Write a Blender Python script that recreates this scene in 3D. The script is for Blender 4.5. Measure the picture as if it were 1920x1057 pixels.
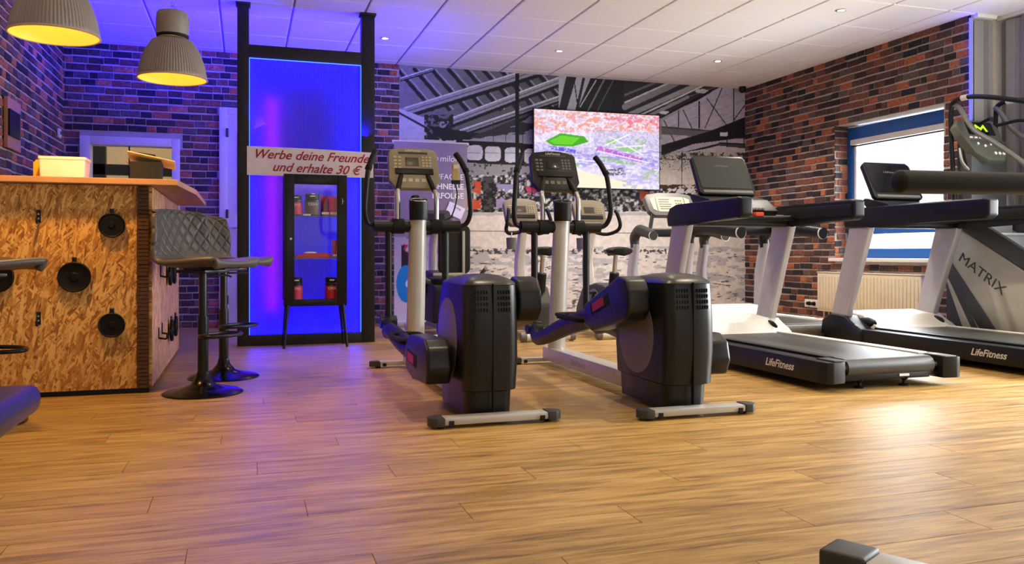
import bpy, bmesh, math, random
import numpy as np
from mathutils import Vector, Matrix
random.seed(7); RNG = np.random.default_rng(7)
scene = bpy.context.scene
for o in list(bpy.data.objects): bpy.data.objects.remove(o, do_unlink=True)

# ------------------------------------------------------------------ camera
FPX, YAW, EYE, HOR = 1550.0, math.atan(500/1550.0), 0.78, 475.0
cd = bpy.data.cameras.new('camera'); cam = bpy.data.objects.new('camera', cd)
scene.collection.objects.link(cam); scene.camera = cam
cd.sensor_width = 36; cd.lens = 36*FPX/1920; cd.shift_y = -(528.5-HOR)/1920
cd.clip_start = .05; cd.clip_end = 200
cam.location = (0, 0, EYE); cam.rotation_euler = (math.pi/2, 0, -YAW)

# ------------------------------------------------------------------ world, daylight, exposure
w = bpy.data.worlds.new('world'); scene.world = w; w.use_nodes = True
bg = w.node_tree.nodes['Background']; bg.inputs[0].default_value = (.93, .97, 1, 1); bg.inputs[1].default_value = 1.2
vs = scene.view_settings
vs.view_transform = 'Standard'; vs.look = 'None'; vs.exposure = 0.12; vs.gamma = 1; vs.use_curve_mapping = False

def area_light(name, loc, target, sx, sy, energy, col, spread=180):
    l = bpy.data.lights.new(name, 'AREA'); l.shape = 'RECTANGLE'; l.size = sx; l.size_y = sy
    l.energy = energy; l.color = col; l.spread = math.radians(spread)
    o = bpy.data.objects.new(name, l); scene.collection.objects.link(o); o.location = loc
    o.rotation_euler = (Vector(target)-Vector(loc)).to_track_quat('-Z', 'Y').to_euler()
    return o
# daylight entering by the window beside the treadmills and the right glazing; unseen fill added behind the camera
area_light('daylight_side_window', (6.55, 6.72, 1.5), (4, 6.5, .8), 1.3, 1.4, 92, (.92, .97, 1), 140)
area_light('daylight_right_glazing', (6.44, 3.25, 1.5), (5.4, 4.0, 3.0), 2.6, 2.2, 95, (.92, .97, 1))
area_light('daylight_right_glazing_low', (6.44, 3.25, 1.0), (4.2, 3.0, 0), 2.6, 1.2, 130, (.95, .97, 1), 110)
area_light('fill_behind_camera', (2.6, -2.9, 1.6), (2.6, 0, 4.6), 5.6, 1.9, 20, (1, .86, .72))  # added fill tilted upwards to lift the ceiling, no known source

# ------------------------------------------------------------------ materials
def lin(c):
    return tuple(((v/255/12.92) if v/255 <= .04045 else ((v/255+.055)/1.055)**2.4) for v in c)
def hexc(s): return lin(tuple(int(s[i:i+2], 16) for i in (0, 2, 4)))
MATS = {}
def mat(name, col, rough=.5, metal=0., var=.08, scale=14., bump=0., bscale=120., spec=.5, emit=None, estr=0., coat=0.):
    if name in MATS: return MATS[name]
    m = bpy.data.materials.new(name); m.use_nodes = True; nt = m.node_tree; b = nt.nodes['Principled BSDF']
    c = hexc(col) if isinstance(col, str) else col
    b.inputs['Roughness'].default_value = rough; b.inputs['Metallic'].default_value = metal
    b.inputs['Specular IOR Level'].default_value = spec; b.inputs['Coat Weight'].default_value = coat
    tc = nt.nodes.new('ShaderNodeTexCoord')
    nz = nt.nodes.new('ShaderNodeTexNoise'); nz.inputs['Scale'].default_value = scale; nz.inputs['Detail'].default_value = 1.2
    nt.links.new(tc.outputs['Object'], nz.inputs['Vector'])
    mx = nt.nodes.new('ShaderNodeMix'); mx.data_type = 'RGBA'
    mx.inputs[6].default_value = (*[v*(1-var) for v in c], 1); mx.inputs[7].default_value = (*[min(1, v*(1+var)) for v in c], 1)
    nt.links.new(nz.outputs['Fac'], mx.inputs[0]); nt.links.new(mx.outputs[2], b.inputs['Base Color'])
    if bump:
        n2 = nt.nodes.new('ShaderNodeTexNoise'); n2.inputs['Scale'].default_value = bscale; n2.inputs['Detail'].default_value = 3
        nt.links.new(tc.outputs['Object'], n2.inputs['Vector'])
        bp = nt.nodes.new('ShaderNodeBump'); bp.inputs['Strength'].default_value = bump; bp.inputs['Distance'].default_value = .002
        nt.links.new(n2.outputs['Fac'], bp.inputs['Height']); nt.links.new(bp.outputs['Normal'], b.inputs['Normal'])
    if emit:
        b.inputs['Emission Color'].default_value = (*(hexc(emit) if isinstance(emit, str) else emit), 1)
        b.inputs['Emission Strength'].default_value = estr
    MATS[name] = m; return m
def attr_mat(name, rough=.7, spec=.3, noise=0., nscale=60., bump=0., emit=0.):
    """colour from the mesh attribute 'Col' with a little procedural grain"""
    m = bpy.data.materials.new(name); m.use_nodes = True; nt = m.node_tree; b = nt.nodes['Principled BSDF']
    b.inputs['Roughness'].default_value = rough; b.inputs['Specular IOR Level'].default_value = spec
    a = nt.nodes.new('ShaderNodeAttribute'); a.attribute_name = 'Col'
    g = nt.nodes.new('ShaderNodeNewGeometry')
    nz = nt.nodes.new('ShaderNodeTexNoise'); nz.inputs['Scale'].default_value = nscale; nz.inputs['Detail'].default_value = 6
    nt.links.new(g.outputs['Position'], nz.inputs['Vector'])
    mr = nt.nodes.new('ShaderNodeMapRange'); mr.inputs[1].default_value = .3; mr.inputs[2].default_value = .7
    mr.inputs[3].default_value = 1-noise; mr.inputs[4].default_value = 1+noise
    nt.links.new(nz.outputs['Fac'], mr.inputs[0])
    mx = nt.nodes.new('ShaderNodeVectorMath'); mx.operation = 'SCALE'
    nt.links.new(a.outputs['Color'], mx.inputs[0]); nt.links.new(mr.outputs[0], mx.inputs['Scale'])
    nt.links.new(mx.outputs[0], b.inputs['Base Color'])
    if bump:
        bp = nt.nodes.new('ShaderNodeBump'); bp.inputs['Strength'].default_value = bump; bp.inputs['Distance'].default_value = .004
        nt.links.new(nz.outputs['Fac'], bp.inputs['Height']); nt.links.new(bp.outputs['Normal'], b.inputs['Normal'])
    if emit:
        nt.links.new(mx.outputs[0], b.inputs['Emission Color']); b.inputs['Emission Strength'].default_value = emit
        b.inputs['Base Color'].default_value = (0.01, .01, .01, 1)
        for l in list(nt.links):
            if l.to_socket == b.inputs['Base Color']: nt.links.remove(l)
    MATS[name] = m; return m
def glass_mat(name, tint=(1, 1, 1), gloss=.12, rough=.02):
    m = bpy.data.materials.new(name); m.use_nodes = True; nt = m.node_tree
    for n in list(nt.nodes): nt.nodes.remove(n)
    out = nt.nodes.new('ShaderNodeOutputMaterial'); t = nt.nodes.new('ShaderNodeBsdfTransparent'); t.inputs[0].default_value = (*tint, 1)
    g = nt.nodes.new('ShaderNodeBsdfGlossy'); g.inputs['Roughness'].default_value = rough
    fr = nt.nodes.new('ShaderNodeLayerWeight'); fr.inputs[0].default_value = .5
    pw = nt.nodes.new('ShaderNodeMath'); pw.operation = 'POWER'; pw.inputs[1].default_value = 4; nt.links.new(fr.outputs['Facing'], pw.inputs[0])
    mm = nt.nodes.new('ShaderNodeMath'); mm.operation = 'MULTIPLY_ADD'; mm.inputs[1].default_value = .6; mm.inputs[2].default_value = gloss*.25
    nt.links.new(pw.outputs[0], mm.inputs[0])
    mx = nt.nodes.new('ShaderNodeMixShader'); nt.links.new(mm.outputs[0], mx.inputs[0])
    nt.links.new(t.outputs[0], mx.inputs[1]); nt.links.new(g.outputs[0], mx.inputs[2]); nt.links.new(mx.outputs[0], out.inputs[0])
    MATS[name] = m; return m

BLACK = mat('black_plastic', '101112', .42, bump=.15, bscale=400, spec=.3)
SATIN = mat('satin_black_shell', '141515', .36, bump=.1, bscale=500, spec=.38)
RUBBER = mat('black_rubber', '0b0b0c', .7, bump=.2, bscale=200, spec=.25)
FOAM = mat('black_foam_grip', '0e0e0e', .62, bump=.3, bscale=260, spec=.3)
SILVER = mat('silver_paint', 'b9b7b2', .36, .25, bump=.05)
STEEL = mat('brushed_steel', 'c4c2bd', .28, .9)
CHROME = mat('chrome', 'e0e0e0', .1, 1.)
GREYP = mat('grey_plastic', '6a6862', .5, bump=.1)
DGREY = mat('dark_grey_plastic', '33332f', .5, bump=.1)
TAUPE = mat('beige_grey_plastic', '8d8168', .5, bump=.08)
CREAM = mat('cream_plastic', 'dad6cc', .42)
WHITE = mat('white_paint', 'e6e4e0', .5)
BLKMETAL = mat('black_steel', '121214', .32, .3)
SCREEN = mat('dark_screen', '0c0d10', .18, coat=.3)
LCD = mat('lcd_pane', '4a4438', .3)
REDST = mat('red_sticker', 'a01830', .5)
ORANGE = mat('orange_red_plastic', 'e0492a', .45)
DKWOOD = mat('black_timber', '0e0c0c', .55, bump=.3, bscale=40)
GLASS = glass_mat('window_glass', gloss=.05)
PRINTW = mat('white_print', 'e8e6e2', .6)

# ------------------------------------------------------------------ mesh helpers
def catmull(pts, sub=6):
    P = [Vector(p) for p in pts]
    if len(P) < 3: return P
    Q = [P[0]*2-P[1]]+P+[P[-1]*2-P[-2]]; out = []
    for i in range(1, len(Q)-2):
        for k in range(sub):
            t = k/sub; a, b, c, d = Q[i-1], Q[i], Q[i+1], Q[i+2]
            out.append(.5*((2*b)+(c-a)*t+(2*a-5*b+4*c-d)*t*t+(3*b-a-3*c+d)*t**3))
    return out+[P[-1]]
class B:
    """collects shapes into one mesh"""
    def __init__(s): s.bm = bmesh.new()
    def _bev(s, vs_, w, seg=2):
        es = {e for v in vs_ for e in v.link_edges}
        bmesh.ops.bevel(s.bm, geom=list(es), offset=w, segments=seg, affect='EDGES', profile=.6)
    def box(s, c, d, bev=0, rot=None, seg=2):
        m = Matrix.Translation(c) @ (rot.to_4x4() if rot else Matrix.Identity(4)) @ Matrix.Diagonal((*d, 1))
        r = bmesh.ops.create_cube(s.bm, size=1, matrix=m)
        if bev: s._bev(r['verts'], min(bev, min(d)*.49), seg)
        return s
    def bb(s, x0, x1, y0, y1, z0, z1, bev=0, seg=2):
        return s.box(((x0+x1)/2, (y0+y1)/2, (z0+z1)/2), (x1-x0, y1-y0, z1-z0), bev, None, seg)
    def loft(s, rings, cap=True, closed=True):
        rs = [[s.bm.verts.new(p) for p in r] for r in rings]; n = len(rings[0])
        for a, b in zip(rs, rs[1:]):
            for i in range(n if closed else n-1):
                j = (i+1) % n
                try: s.bm.faces.new((a[i], a[j], b[j], b[i]))
                except ValueError: pass
        if cap:
            s.bm.faces.new(rs[0][::-1]); s.bm.faces.new(rs[-1])
        return s
    def tube(s, pts, r, n=12, sub=6, smooth=True, flat=1.0, cap=True):
        P = catmull(pts, sub) if smooth and len(pts) > 2 else [Vector(p) for p in pts]
        R = r if isinstance(r, (list, tuple)) else None
        up = None; rings = []
        for i, p in enumerate(P):
            t = (P[min(i+1, len(P)-1)]-P[max(i-1, 0)]).normalized()
            if up is None: up = Vector((0, 0, 1)) if abs(t.z) < .9 else Vector((0, 1, 0))
            x = up.cross(t).normalized(); y = t.cross(x).normalized(); up = y
            if R:
                q = i/(len(P)-1)*(len(R)-1); k = min(int(q), len(R)-2); rr = R[k]+(R[k+1]-R[k])*(q-k)
            else: rr = r
            rings.append([p+x*rr*math.cos(2*math.pi*k/n)+y*rr*flat*math.sin(2*math.pi*k/n) for k in range(n)])
        return s.loft(rings, cap)
    def cyl(s, a, b, r, r2=None, n=20):
        return s.tube([a, b], [r, r if r2 is None else r2], n, smooth=False)
    def lathe(s, prof, n=32, c=(0, 0, 0), axis='z', cap=True):
        rings = []
        for r, z in prof:
            ring = []
            for k in range(n):
                a = 2*math.pi*k/n; x, y = r*math.cos(a), r*math.sin(a)
                v = (x, y, z) if axis == 'z' else ((z, x, y) if axis == 'x' else (y, z, x))
                ring.append((v[0]+c[0], v[1]+c[1], v[2]+c[2]))
            rings.append(ring)
        return s.loft(rings, cap)
    def prism(s, poly, t0, t1, axis='x', bev=0, seg=2, fn=None):
        """polygon (a, b) swept along axis from t0 to t1; axis x: (y,z), y: (x,z), z: (x,y)"""
        def v(p, t): return {'x': (t, p[0], p[1]), 'y': (p[0], t, p[1]), 'z': (p[0], p[1], t)}[axis]
        a = [s.bm.verts.new(v(p, t0)) for p in poly]; b = [s.bm.verts.new(v(p, t1)) for p in poly]; n = len(poly)
        s.bm.faces.new(a[::-1]); s.bm.faces.new(b)
        for i in range(n): s.bm.faces.new((a[i], a[(i+1) % n], b[(i+1) % n], b[i]))
        if bev: s._bev(a+b, bev, seg)
        return s
    def sphere(s, c, r, sx=1, sy=1, sz=1, u=16, v=10):
        bmesh.ops.create_uvsphere(s.bm, u_segments=u, v_segments=v, radius=r, matrix=Matrix.Translation(c) @ Matrix.Diagonal((sx, sy, sz, 1)))
        return s
    def xf(s, m): s.bm.transform(m); return s
    def obj(s, name, m, parent=None, smooth=True, ang=38, loc=None, rot=None):
        bm = s.bm; bmesh.ops.recalc_face_normals(bm, faces=bm.faces)
        if smooth:
            for f in bm.faces: f.smooth = True
            for e in bm.edges:
                e.smooth = len(e.link_faces) == 2 and e.calc_face_angle(0) < math.radians(ang)
        me = bpy.data.meshes.new(name); bm.to_mesh(me); bm.free()
        if m: me.materials.append(m)
        o = bpy.data.objects.new(name, me); scene.collection.objects.link(o)
        if parent: o.parent = parent
        if loc: o.location = loc
        if rot: o.rotation_euler = rot
        return o
def tag(o, label=None, cat=None, group=None, kind=None):
    if label: o['label'] = label
    if cat: o['category'] = cat
    if group: o['group'] = group
    if kind: o['kind'] = kind
    return o
def thing(name, label, cat, loc=(0, 0, 0), rz=0, group=None):
    o = bpy.data.objects.new(name, None); scene.collection.objects.link(o); o.empty_display_size = .1
    o.location = loc; o.rotation_euler = (0, 0, rz); return tag(o, label, cat, group)
def struct(o): o['kind'] = 'structure'; return o
DG = None
def text(name, s, size, m, parent, mtx, shear=0., ext=.001, align='CENTER', bold=0., sx=1.):
    c = bpy.data.curves.new(name, 'FONT'); c.body = s; c.size = size; c.shear = shear; c.extrude = ext
    c.align_x = align; c.align_y = 'CENTER'; c.offset = bold; c.resolution_u = 4
    t = bpy.data.objects.new('tmp', c); scene.collection.objects.link(t)
    dg = bpy.context.evaluated_depsgraph_get(); me = bpy.data.meshes.new_from_object(t.evaluated_get(dg))
    bpy.data.objects.remove(t, do_unlink=True); bpy.data.curves.remove(c)
    me.materials.clear(); me.materials.append(m); me.transform(mtx @ Matrix.Diagonal((sx, 1, 1, 1)))
    o = bpy.data.objects.new(name, me); scene.collection.objects.link(o)
    if parent: o.parent = parent
    return o
def basis(o, x, y):
    """matrix whose text plane has right = x and up = y"""
    x = Vector(x).normalized(); y = Vector(y); y = (y-x*y.dot(x)).normalized(); z = x.cross(y)
    m = Matrix((x, y, z)).transposed().to_4x4(); m.translation = o; return m
def copy_tree(o, parent=None):
    c = o.copy(); scene.collection.objects.link(c); c.parent = parent
    for ch in list(o.children): copy_tree(ch, c)
    return c
def rrect(x0, x1, y0, y1, r, n=4):
    out = []
    for cx, cy, a0 in ((x1-r, y1-r, 0), (x0+r, y1-r, 90), (x0+r, y0+r, 180), (x1-r, y0+r, 270)):
        for k in range(n+1):
            a = math.radians(a0+90*k/n); out.append((cx+r*math.cos(a), cy+r*math.sin(a)))
    return out
# ------------------------------------------------------------------ room dimensions
XL, XR, YB, YF, ZC = -1.72, 6.12, 9.2, -3.0, 2.91
XC, YR = 6.50, 5.72            # beyond YR the right wall steps back to XC behind the curtain
def proj(X, Y, Z):
    s, c = math.sin(YAW), math.cos(YAW); dep = X*s+Y*c; lat = X*c-Y*s
    return 960+FPX*lat/dep, HOR-FPX*(Z-EYE)/dep, dep
def set_col(me, cols):
    a = me.color_attributes.new('Col', 'FLOAT_COLOR', 'POINT')
    a.data.foreach_set('color', np.asarray(cols, dtype=np.float32).ravel())

# ------------------------------------------------------------------ floor of laminate planks
def floor_material():
    m = bpy.data.materials.new('oak_laminate'); m.use_nodes = True; nt = m.node_tree; b = nt.nodes['Principled BSDF']; N = nt.nodes.new; L = nt.links.new
    g = N('ShaderNodeNewGeometry'); a = N('ShaderNodeAttribute'); a.attribute_name = 'Col'
    off = N('ShaderNodeVectorMath'); off.operation = 'MULTIPLY_ADD'; off.inputs[1].default_value = (37, 53, 11); L(a.outputs['Color'], off.inputs[0]); L(g.outputs['Position'], off.inputs[2])
    mp = N('ShaderNodeMapping'); mp.inputs['Scale'].default_value = (1.1, 13, 1); L(off.outputs[0], mp.inputs[0])
    n1 = N('ShaderNodeTexNoise'); n1.inputs['Scale'].default_value = 2.2; n1.inputs['Detail'].default_value = 7; n1.inputs['Roughness'].default_value = .62; n1.inputs['Distortion'].default_value = .6
    L(mp.outputs[0], n1.inputs[0])
    mp2 = N('ShaderNodeMapping'); mp2.inputs['Scale'].default_value = (4, 95, 1); L(off.outputs[0], mp2.inputs[0])
    n2 = N('ShaderNodeTexNoise'); n2.inputs['Scale'].default_value = 2.; n2.inputs['Detail'].default_value = 4; L(mp2.outputs[0], n2.inputs[0])
    ad = N('ShaderNodeMath'); ad.operation = 'MULTIPLY_ADD'; ad.inputs[1].default_value = .45; L(n2.outputs['Fac'], ad.inputs[0]); L(n1.outputs['Fac'], ad.inputs[2])
    cr = N('ShaderNodeValToRGB'); e = cr.color_ramp.elements
    e[0].position = .52; e[0].color = (*hexc('755628'), 1); e[1].position = .92; e[1].color = (*hexc('c8a562'), 1)
    mid = e.new(.7); mid.color = (*hexc('a98343'), 1); L(ad.outputs[0], cr.inputs[0])
    tn = N('ShaderNodeMapRange'); tn.inputs[3].default_value = .84; tn.inputs[4].default_value = 1.1; L(a.outputs['Fac'], tn.inputs[0])
    sc = N('ShaderNodeVectorMath'); sc.operation = 'SCALE'; L(cr.outputs[0], sc.inputs[0]); L(tn.outputs[0], sc.inputs['Scale'])
    L(sc.outputs[0], b.inputs['Base Color'])
    rr = N('ShaderNodeMapRange'); rr.inputs[3].default_value = .33; rr.inputs[4].default_value = .5; L(n1.outputs['Fac'], rr.inputs[0]); L(rr.outputs[0], b.inputs['Roughness'])
    b.inputs['Specular IOR Level'].default_value = .55
    bp = N('ShaderNodeBump'); bp.inputs['Strength'].default_value = .12; bp.inputs['Distance'].default_value = .002; L(ad.outputs[0], bp.inputs['Height']); L(bp.outputs[0], b.inputs['Normal'])
    return m
FLOORM = floor_material()
floor = struct(B().bb(XL-.1, XC+.1, YF-.1, YB+.1, -.08, -.010).obj('floor', mat('floor_subgrade', '3c2c1c', .7)))
PW, PL = .178, 1.24
def plank_box(L, W=PW):
    b = B(); b.bb(-L/2+.0006, L/2-.0006, -W/2+.0006, W/2-.0006, -.010, 0)
    top = [e for e in b.bm.edges if all(v.co.z > -1e-6 for v in e.verts)]
    bmesh.ops.bevel(b.bm, geom=top, offset=.0012, segments=1, affect='EDGES'); return b
variants = []
for k in range(10):
    me = bpy.data.meshes.new('plank'); bb_ = plank_box(PL); bb_.bm.to_mesh(me); bb_.bm.free(); me.materials.append(FLOORM)
    c = random.random(); set_col(me, [(c, random.random(), c, 1)]*1*len(me.vertices)); variants.append(me)
near, rest = [], []
y = YF+PW/2; row = 0
while y < YB:
    x = XL-PL*((row*.37) % 1)
    while x < XC:
        x0, x1 = max(x, XL), min(x+PL, XC)
        if x1-x0 > .05:
            full = (x1-x0) > PL-.001; cx = (x0+x1)/2
            px, py, dep = proj(cx, y, 0)
            near.append((dep, cx, y, x1-x0)) if (dep > 1.6 and -450 < px < 2350 and y < 6.3) else rest.append((cx, y, x1-x0))
        x += PL
    y += PW; row += 1
near.sort(); rest += [(n[1], n[2], n[3]) for n in near[298:]]; near = near[:298]
for d, cx, cy, L_ in near:
    o = bpy.data.objects.new('plank', random.choice(variants)); scene.collection.objects.link(o); o.parent = floor
    o.location = (cx, cy, 0); o.scale = (L_/PL, 1, 1)
fb = B(); cols = []
for cx, cy, L_ in rest:
    q = plank_box(L_); n0 = len(q.bm.verts); q.bm.transform(Matrix.Translation((cx, cy, 0)))
    c = random.random(); tmp = bpy.data.meshes.new('t'); q.bm.to_mesh(tmp); q.bm.free(); fb.bm.from_mesh(tmp); bpy.data.meshes.remove(tmp)
    cols += [(c, random.random(), c, 1)]*n0
me = bpy.data.meshes.new('planks'); fb.bm.to_mesh(me); fb.bm.free(); me.materials.append(FLOORM); set_col(me, cols)
o = bpy.data.objects.new('far_planks', me); scene.collection.objects.link(o); o.parent = floor; o['kind'] = 'stuff'

# ------------------------------------------------------------------ ceiling of mineral tiles on a grid
TILE = mat('mineral_ceiling_tile', 'ebe7e1', .85, var=.03, scale=60, bump=.5, bscale=300)
ceiling = struct(B().bb(XL-.1, XC+.1, YF-.1, YB+.1, ZC+.012, ZC+.1).obj('ceiling', mat('ceiling_void', '8d8880', .9)))
TX, TY, X0, Y0 = .605, .672, 1.605, 7.02
def tile_mesh():
    b = B().bb(-TX/2+.008, TX/2-.008, -TY/2+.008, TY/2-.008, 0, .03)
    low = [e for e in b.bm.edges if all(v.co.z < 1e-6 for v in e.verts)]
    bmesh.ops.bevel(b.bm, geom=low, offset=.006, segments=1, affect='EDGES')
    me = bpy.data.meshes.new('ceiling_tile'); b.bm.to_mesh(me); b.bm.free(); me.materials.append(TILE); return me
tme = tile_mesh(); far = B()
i0, i1 = math.floor((XL-X0)/TX), math.ceil((XC-X0)/TX); j0, j1 = math.floor((YF-Y0)/TY), math.ceil((YB-Y0)/TY)
for i in range(i0, i1):
    for j in range(j0, j1):
        ax0, ax1 = max(X0+i*TX, XL), min(X0+(i+1)*TX, XC); ay0, ay1 = max(Y0+j*TY, YF), min(Y0+(j+1)*TY, YB)
        if ax1-ax0 < .03 or ay1-ay0 < .03: continue
        cx, cy = (ax0+ax1)/2, (ay0+ay1)/2
        if ay1 > 4.6:
            o = bpy.data.objects.new('ceiling_tile', tme); scene.collection.objects.link(o); o.parent = ceiling
            o.location = (cx, cy, ZC-.018); o.scale = ((ax1-ax0)/TX, (ay1-ay0)/TY, 1)
        else: far.bb(ax0+.005, ax1-.005, ay0+.005, ay1-.005, ZC-.018, ZC+.012)
o = far.obj('far_ceiling_tiles', TILE, ceiling); o['kind'] = 'stuff'
GRID = mat('ceiling_grid_metal', '98928a', .6)
gb = B()
for i in range(i0, i1+1): 
    x = X0+i*TX
    if XL < x < XC: gb.bb(x-.008, x+.008, YF, YB, ZC-.006, ZC+.012)
for j in range(j0, j1+1):
    y = Y0+j*TY
    if YF < y < YB: gb.bb(XL, XC, y-.008, y+.008, ZC-.006, ZC+.012)
gb.obj('ceiling_grid', GRID, ceiling)

# ------------------------------------------------------------------ brick walls
BRICKM = attr_mat('weathered_brick', .75, .25, noise=.45, nscale=45, bump=.6)
MORTAR = mat('pale_mortar', 'b2a69a', .9, var=.25, scale=9, bump=.6, bscale=90)
PAL = [hexc(h) for h in ('4a3634', '362b2e', '634238', 'a45e40', '80503e', '5e5250', '2d292e', '7a4c40', '523f3a', 'b06c4c')]
PALW = [5, 4, 4, 2.5, 3.5, 4, 3, 4, 4, 1.5]
LENS = (.075, .105, .135, .175); BH, ROW, BD = .059, .0745, .009
def brick_mesh(L, col, H=BH):
    b = B().bb(-L/2, L/2, 0, BD, -H/2, H/2)
    bmesh.ops.bevel(b.bm, geom=[e for e in b.bm.edges if all(v.co.y > BD-1e-6 for v in e.verts)], offset=.006, segments=1, affect='EDGES')
    if not col: return b
    me = bpy.data.meshes.new('brick'); b.bm.to_mesh(me); b.bm.free(); me.materials.append(BRICKM)
    set_col(me, [(*col, 1)]*len(me.vertices)); return me
BM = {(l, c): brick_mesh(LENS[l], PAL[c]) for l in range(4) for c in range(10)}
def brick_wall(parent, org, udir, ndir, ulen, holes=(), shown=lambda p: True, z1=ZC):
    """bricks over a wall: org = left lower corner, udir along the wall, ndir out of it"""
    u, n = Vector(udir), Vector(ndir); rot = Matrix((u, n, Vector((0, 0, 1)))).transposed()
    items = []; r = 0; z = ROW/2
    while z+BH/2 < z1+.03:
        a = -random.random()*.15; hh = min(BH, 2*(z1-z)) if z+BH/2 > z1 else BH
        while a < ulen:
            l = random.choices(range(4), (2, 3, 5, 4))[0]; L_ = LENS[l]; b0, b1 = max(a, 0), min(a+L_, ulen)
            segs = [(b0, b1)]
            for h in holes:
                if z+BH/2 > h[2] and z-BH/2 < h[3]:
                    ns = []
                    for s0, s1 in segs:
                        if s1 <= h[0] or s0 >= h[1]: ns.append((s0, s1)); continue
                        if s0 < h[0]: ns.append((s0, h[0]))
                        if s1 > h[1]: ns.append((h[1], s1))
                    segs = ns
            for s0, s1 in segs:
                if s1-s0 > .02:
                    c = random.choices(range(10), PALW)[0]; p = Vector(org)+u*((s0+s1)/2)+Vector((0, 0, z+random.uniform(-.0035, .0035)))
                    px, py, dep = proj(*p); vis = dep > .5 and -40 < px < 1960 and -30 < py < 1080 and shown((px, py))
                    items.append((0 if vis else 1, dep, p, s1-s0, l, c, hh))
            a += L_+random.uniform(.005, .008)
        z += ROW; r += 1
    items.sort(key=lambda t: t[:2]); sb = B(); cols = []
    for k, (v, d, p, L_, l, c, hh) in enumerate(items):
        mt = Matrix.Translation(p) @ rot.to_4x4() @ Matrix.Rotation(random.uniform(-.012, .012), 4, 'Y') @ Matrix.Diagonal((L_/LENS[l], random.uniform(.7, 1.15), hh/BH, 1))
        if k < 298 and not v:
            o = bpy.data.objects.new('brick', BM[l, c]); scene.collection.objects.link(o); o.parent = parent; o.matrix_local = mt
        else:
            n0 = len(sb.bm.verts); sb.bm.from_mesh(BM[l, c]); sb.bm.verts.ensure_lookup_table()
            nv = sb.bm.verts[n0:]; bmesh.ops.transform(sb.bm, matrix=mt, verts=nv); cols += [(*PAL[c], 1)]*len(nv)
    if cols:
        me = bpy.data.meshes.new('more_bricks'); bmesh.ops.recalc_face_normals(sb.bm, faces=sb.bm.faces); sb.bm.to_mesh(me); me.materials.append(BRICKM)
        if 'Col' in me.color_attributes: me.color_attributes.remove(me.color_attributes['Col'])
        set_col(me, cols)
        o = bpy.data.objects.new('more_bricks', me); scene.collection.objects.link(o); o.parent = parent; o['kind'] = 'stuff'
    sb.bm.free()

# right wall with a window opening (brick, Y 5.72..9.2)
WY0, WY1, WZ0, WZ1 = 6.02, 7.50, .70, 2.165
wr = B()
for y0, y1, z0, z1 in ((YR, WY0, 0, ZC), (WY1, YB+.1, 0, ZC), (WY0, WY1, 0, WZ0), (WY0, WY1, WZ1, ZC)):
    wr.bb(XR, XR+.30, y0, y1, z0, z1)
wall_right = struct(wr.obj('wall_right', MORTAR, smooth=False))
brick_wall(wall_right, (XR, YB, 0), (0, -1, 0), (-1, 0, 0), YB-YR, [(YB-WY1, YB-WY0, WZ0, WZ1)], lambda p: p[1] < 590)
# brick returns in the window reveal
rev = B(); rcols = []
z = WZ0+ROW/2
while z < WZ1:
    a = random.uniform(-.1, 0)
    while a < .16:
        L_ = random.choice(LENS[:3]); s0, s1 = max(a, 0), min(a+L_, .16)
        if s1-s0 > .02:
            n0 = len(rev.bm.verts); rev.bb(XR+s0, XR+s1, WY1-.010, WY1, z-BH/2, z+BH/2); rcols += [(*random.choices(PAL, PALW)[0], 1)]*8
        a += L_+.011
    z += ROW
me = bpy.data.meshes.new('reveal_bricks'); rev.bm.to_mesh(me); rev.bm.free(); me.materials.append(BRICKM); set_col(me, rcols)
o = bpy.data.objects.new('reveal_bricks', me); scene.collection.objects.link(o); o.parent = wall_right; o['kind'] = 'stuff'
# right wall continuing towards the camera, set back, with the glazing behind the camera side
GLY0, GLY1, GLZ0, GLZ1 = 1.9, 4.7, .35, 2.6
PLASTER = mat('grey_white_plaster', 'c9c5c0', .85, bump=.2)
ws = B()
for y0, y1, z0, z1 in ((YF, GLY0, 0, ZC), (GLY1, YR+.2, 0, ZC), (GLY0, GLY1, 0, GLZ0), (GLY0, GLY1, GLZ1, ZC)): ws.bb(XC, XC+.2, y0, y1, z0, z1)
ws.bb(XR+.30, XC+.02, YR, YR+.2, 0, ZC)
struct(ws.obj('wall_right_front', PLASTER, smooth=False))
# left wall
wl = struct(B().bb(XL-.2, XL, YF, YB+.1, 0, ZC).obj('wall_left', MORTAR, smooth=False))
brick_wall(wl, (XL, 4.6, 0), (0, 1, 0), (1, 0, 0), YB-4.6, (), lambda p: p[1] < 335)
# wall behind the camera, its window opening added to let in fill light
wf = B()
for x0, x1, z0, z1 in ((XL, -.3, 0, ZC), (5.5, XC, 0, ZC), (-.3, 5.5, 0, .6), (-.3, 5.5, 2.6, ZC)): wf.bb(x0, x1, YF-.2, YF, z0, z1)
struct(wf.obj('wall_front', PLASTER, smooth=False))
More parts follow.
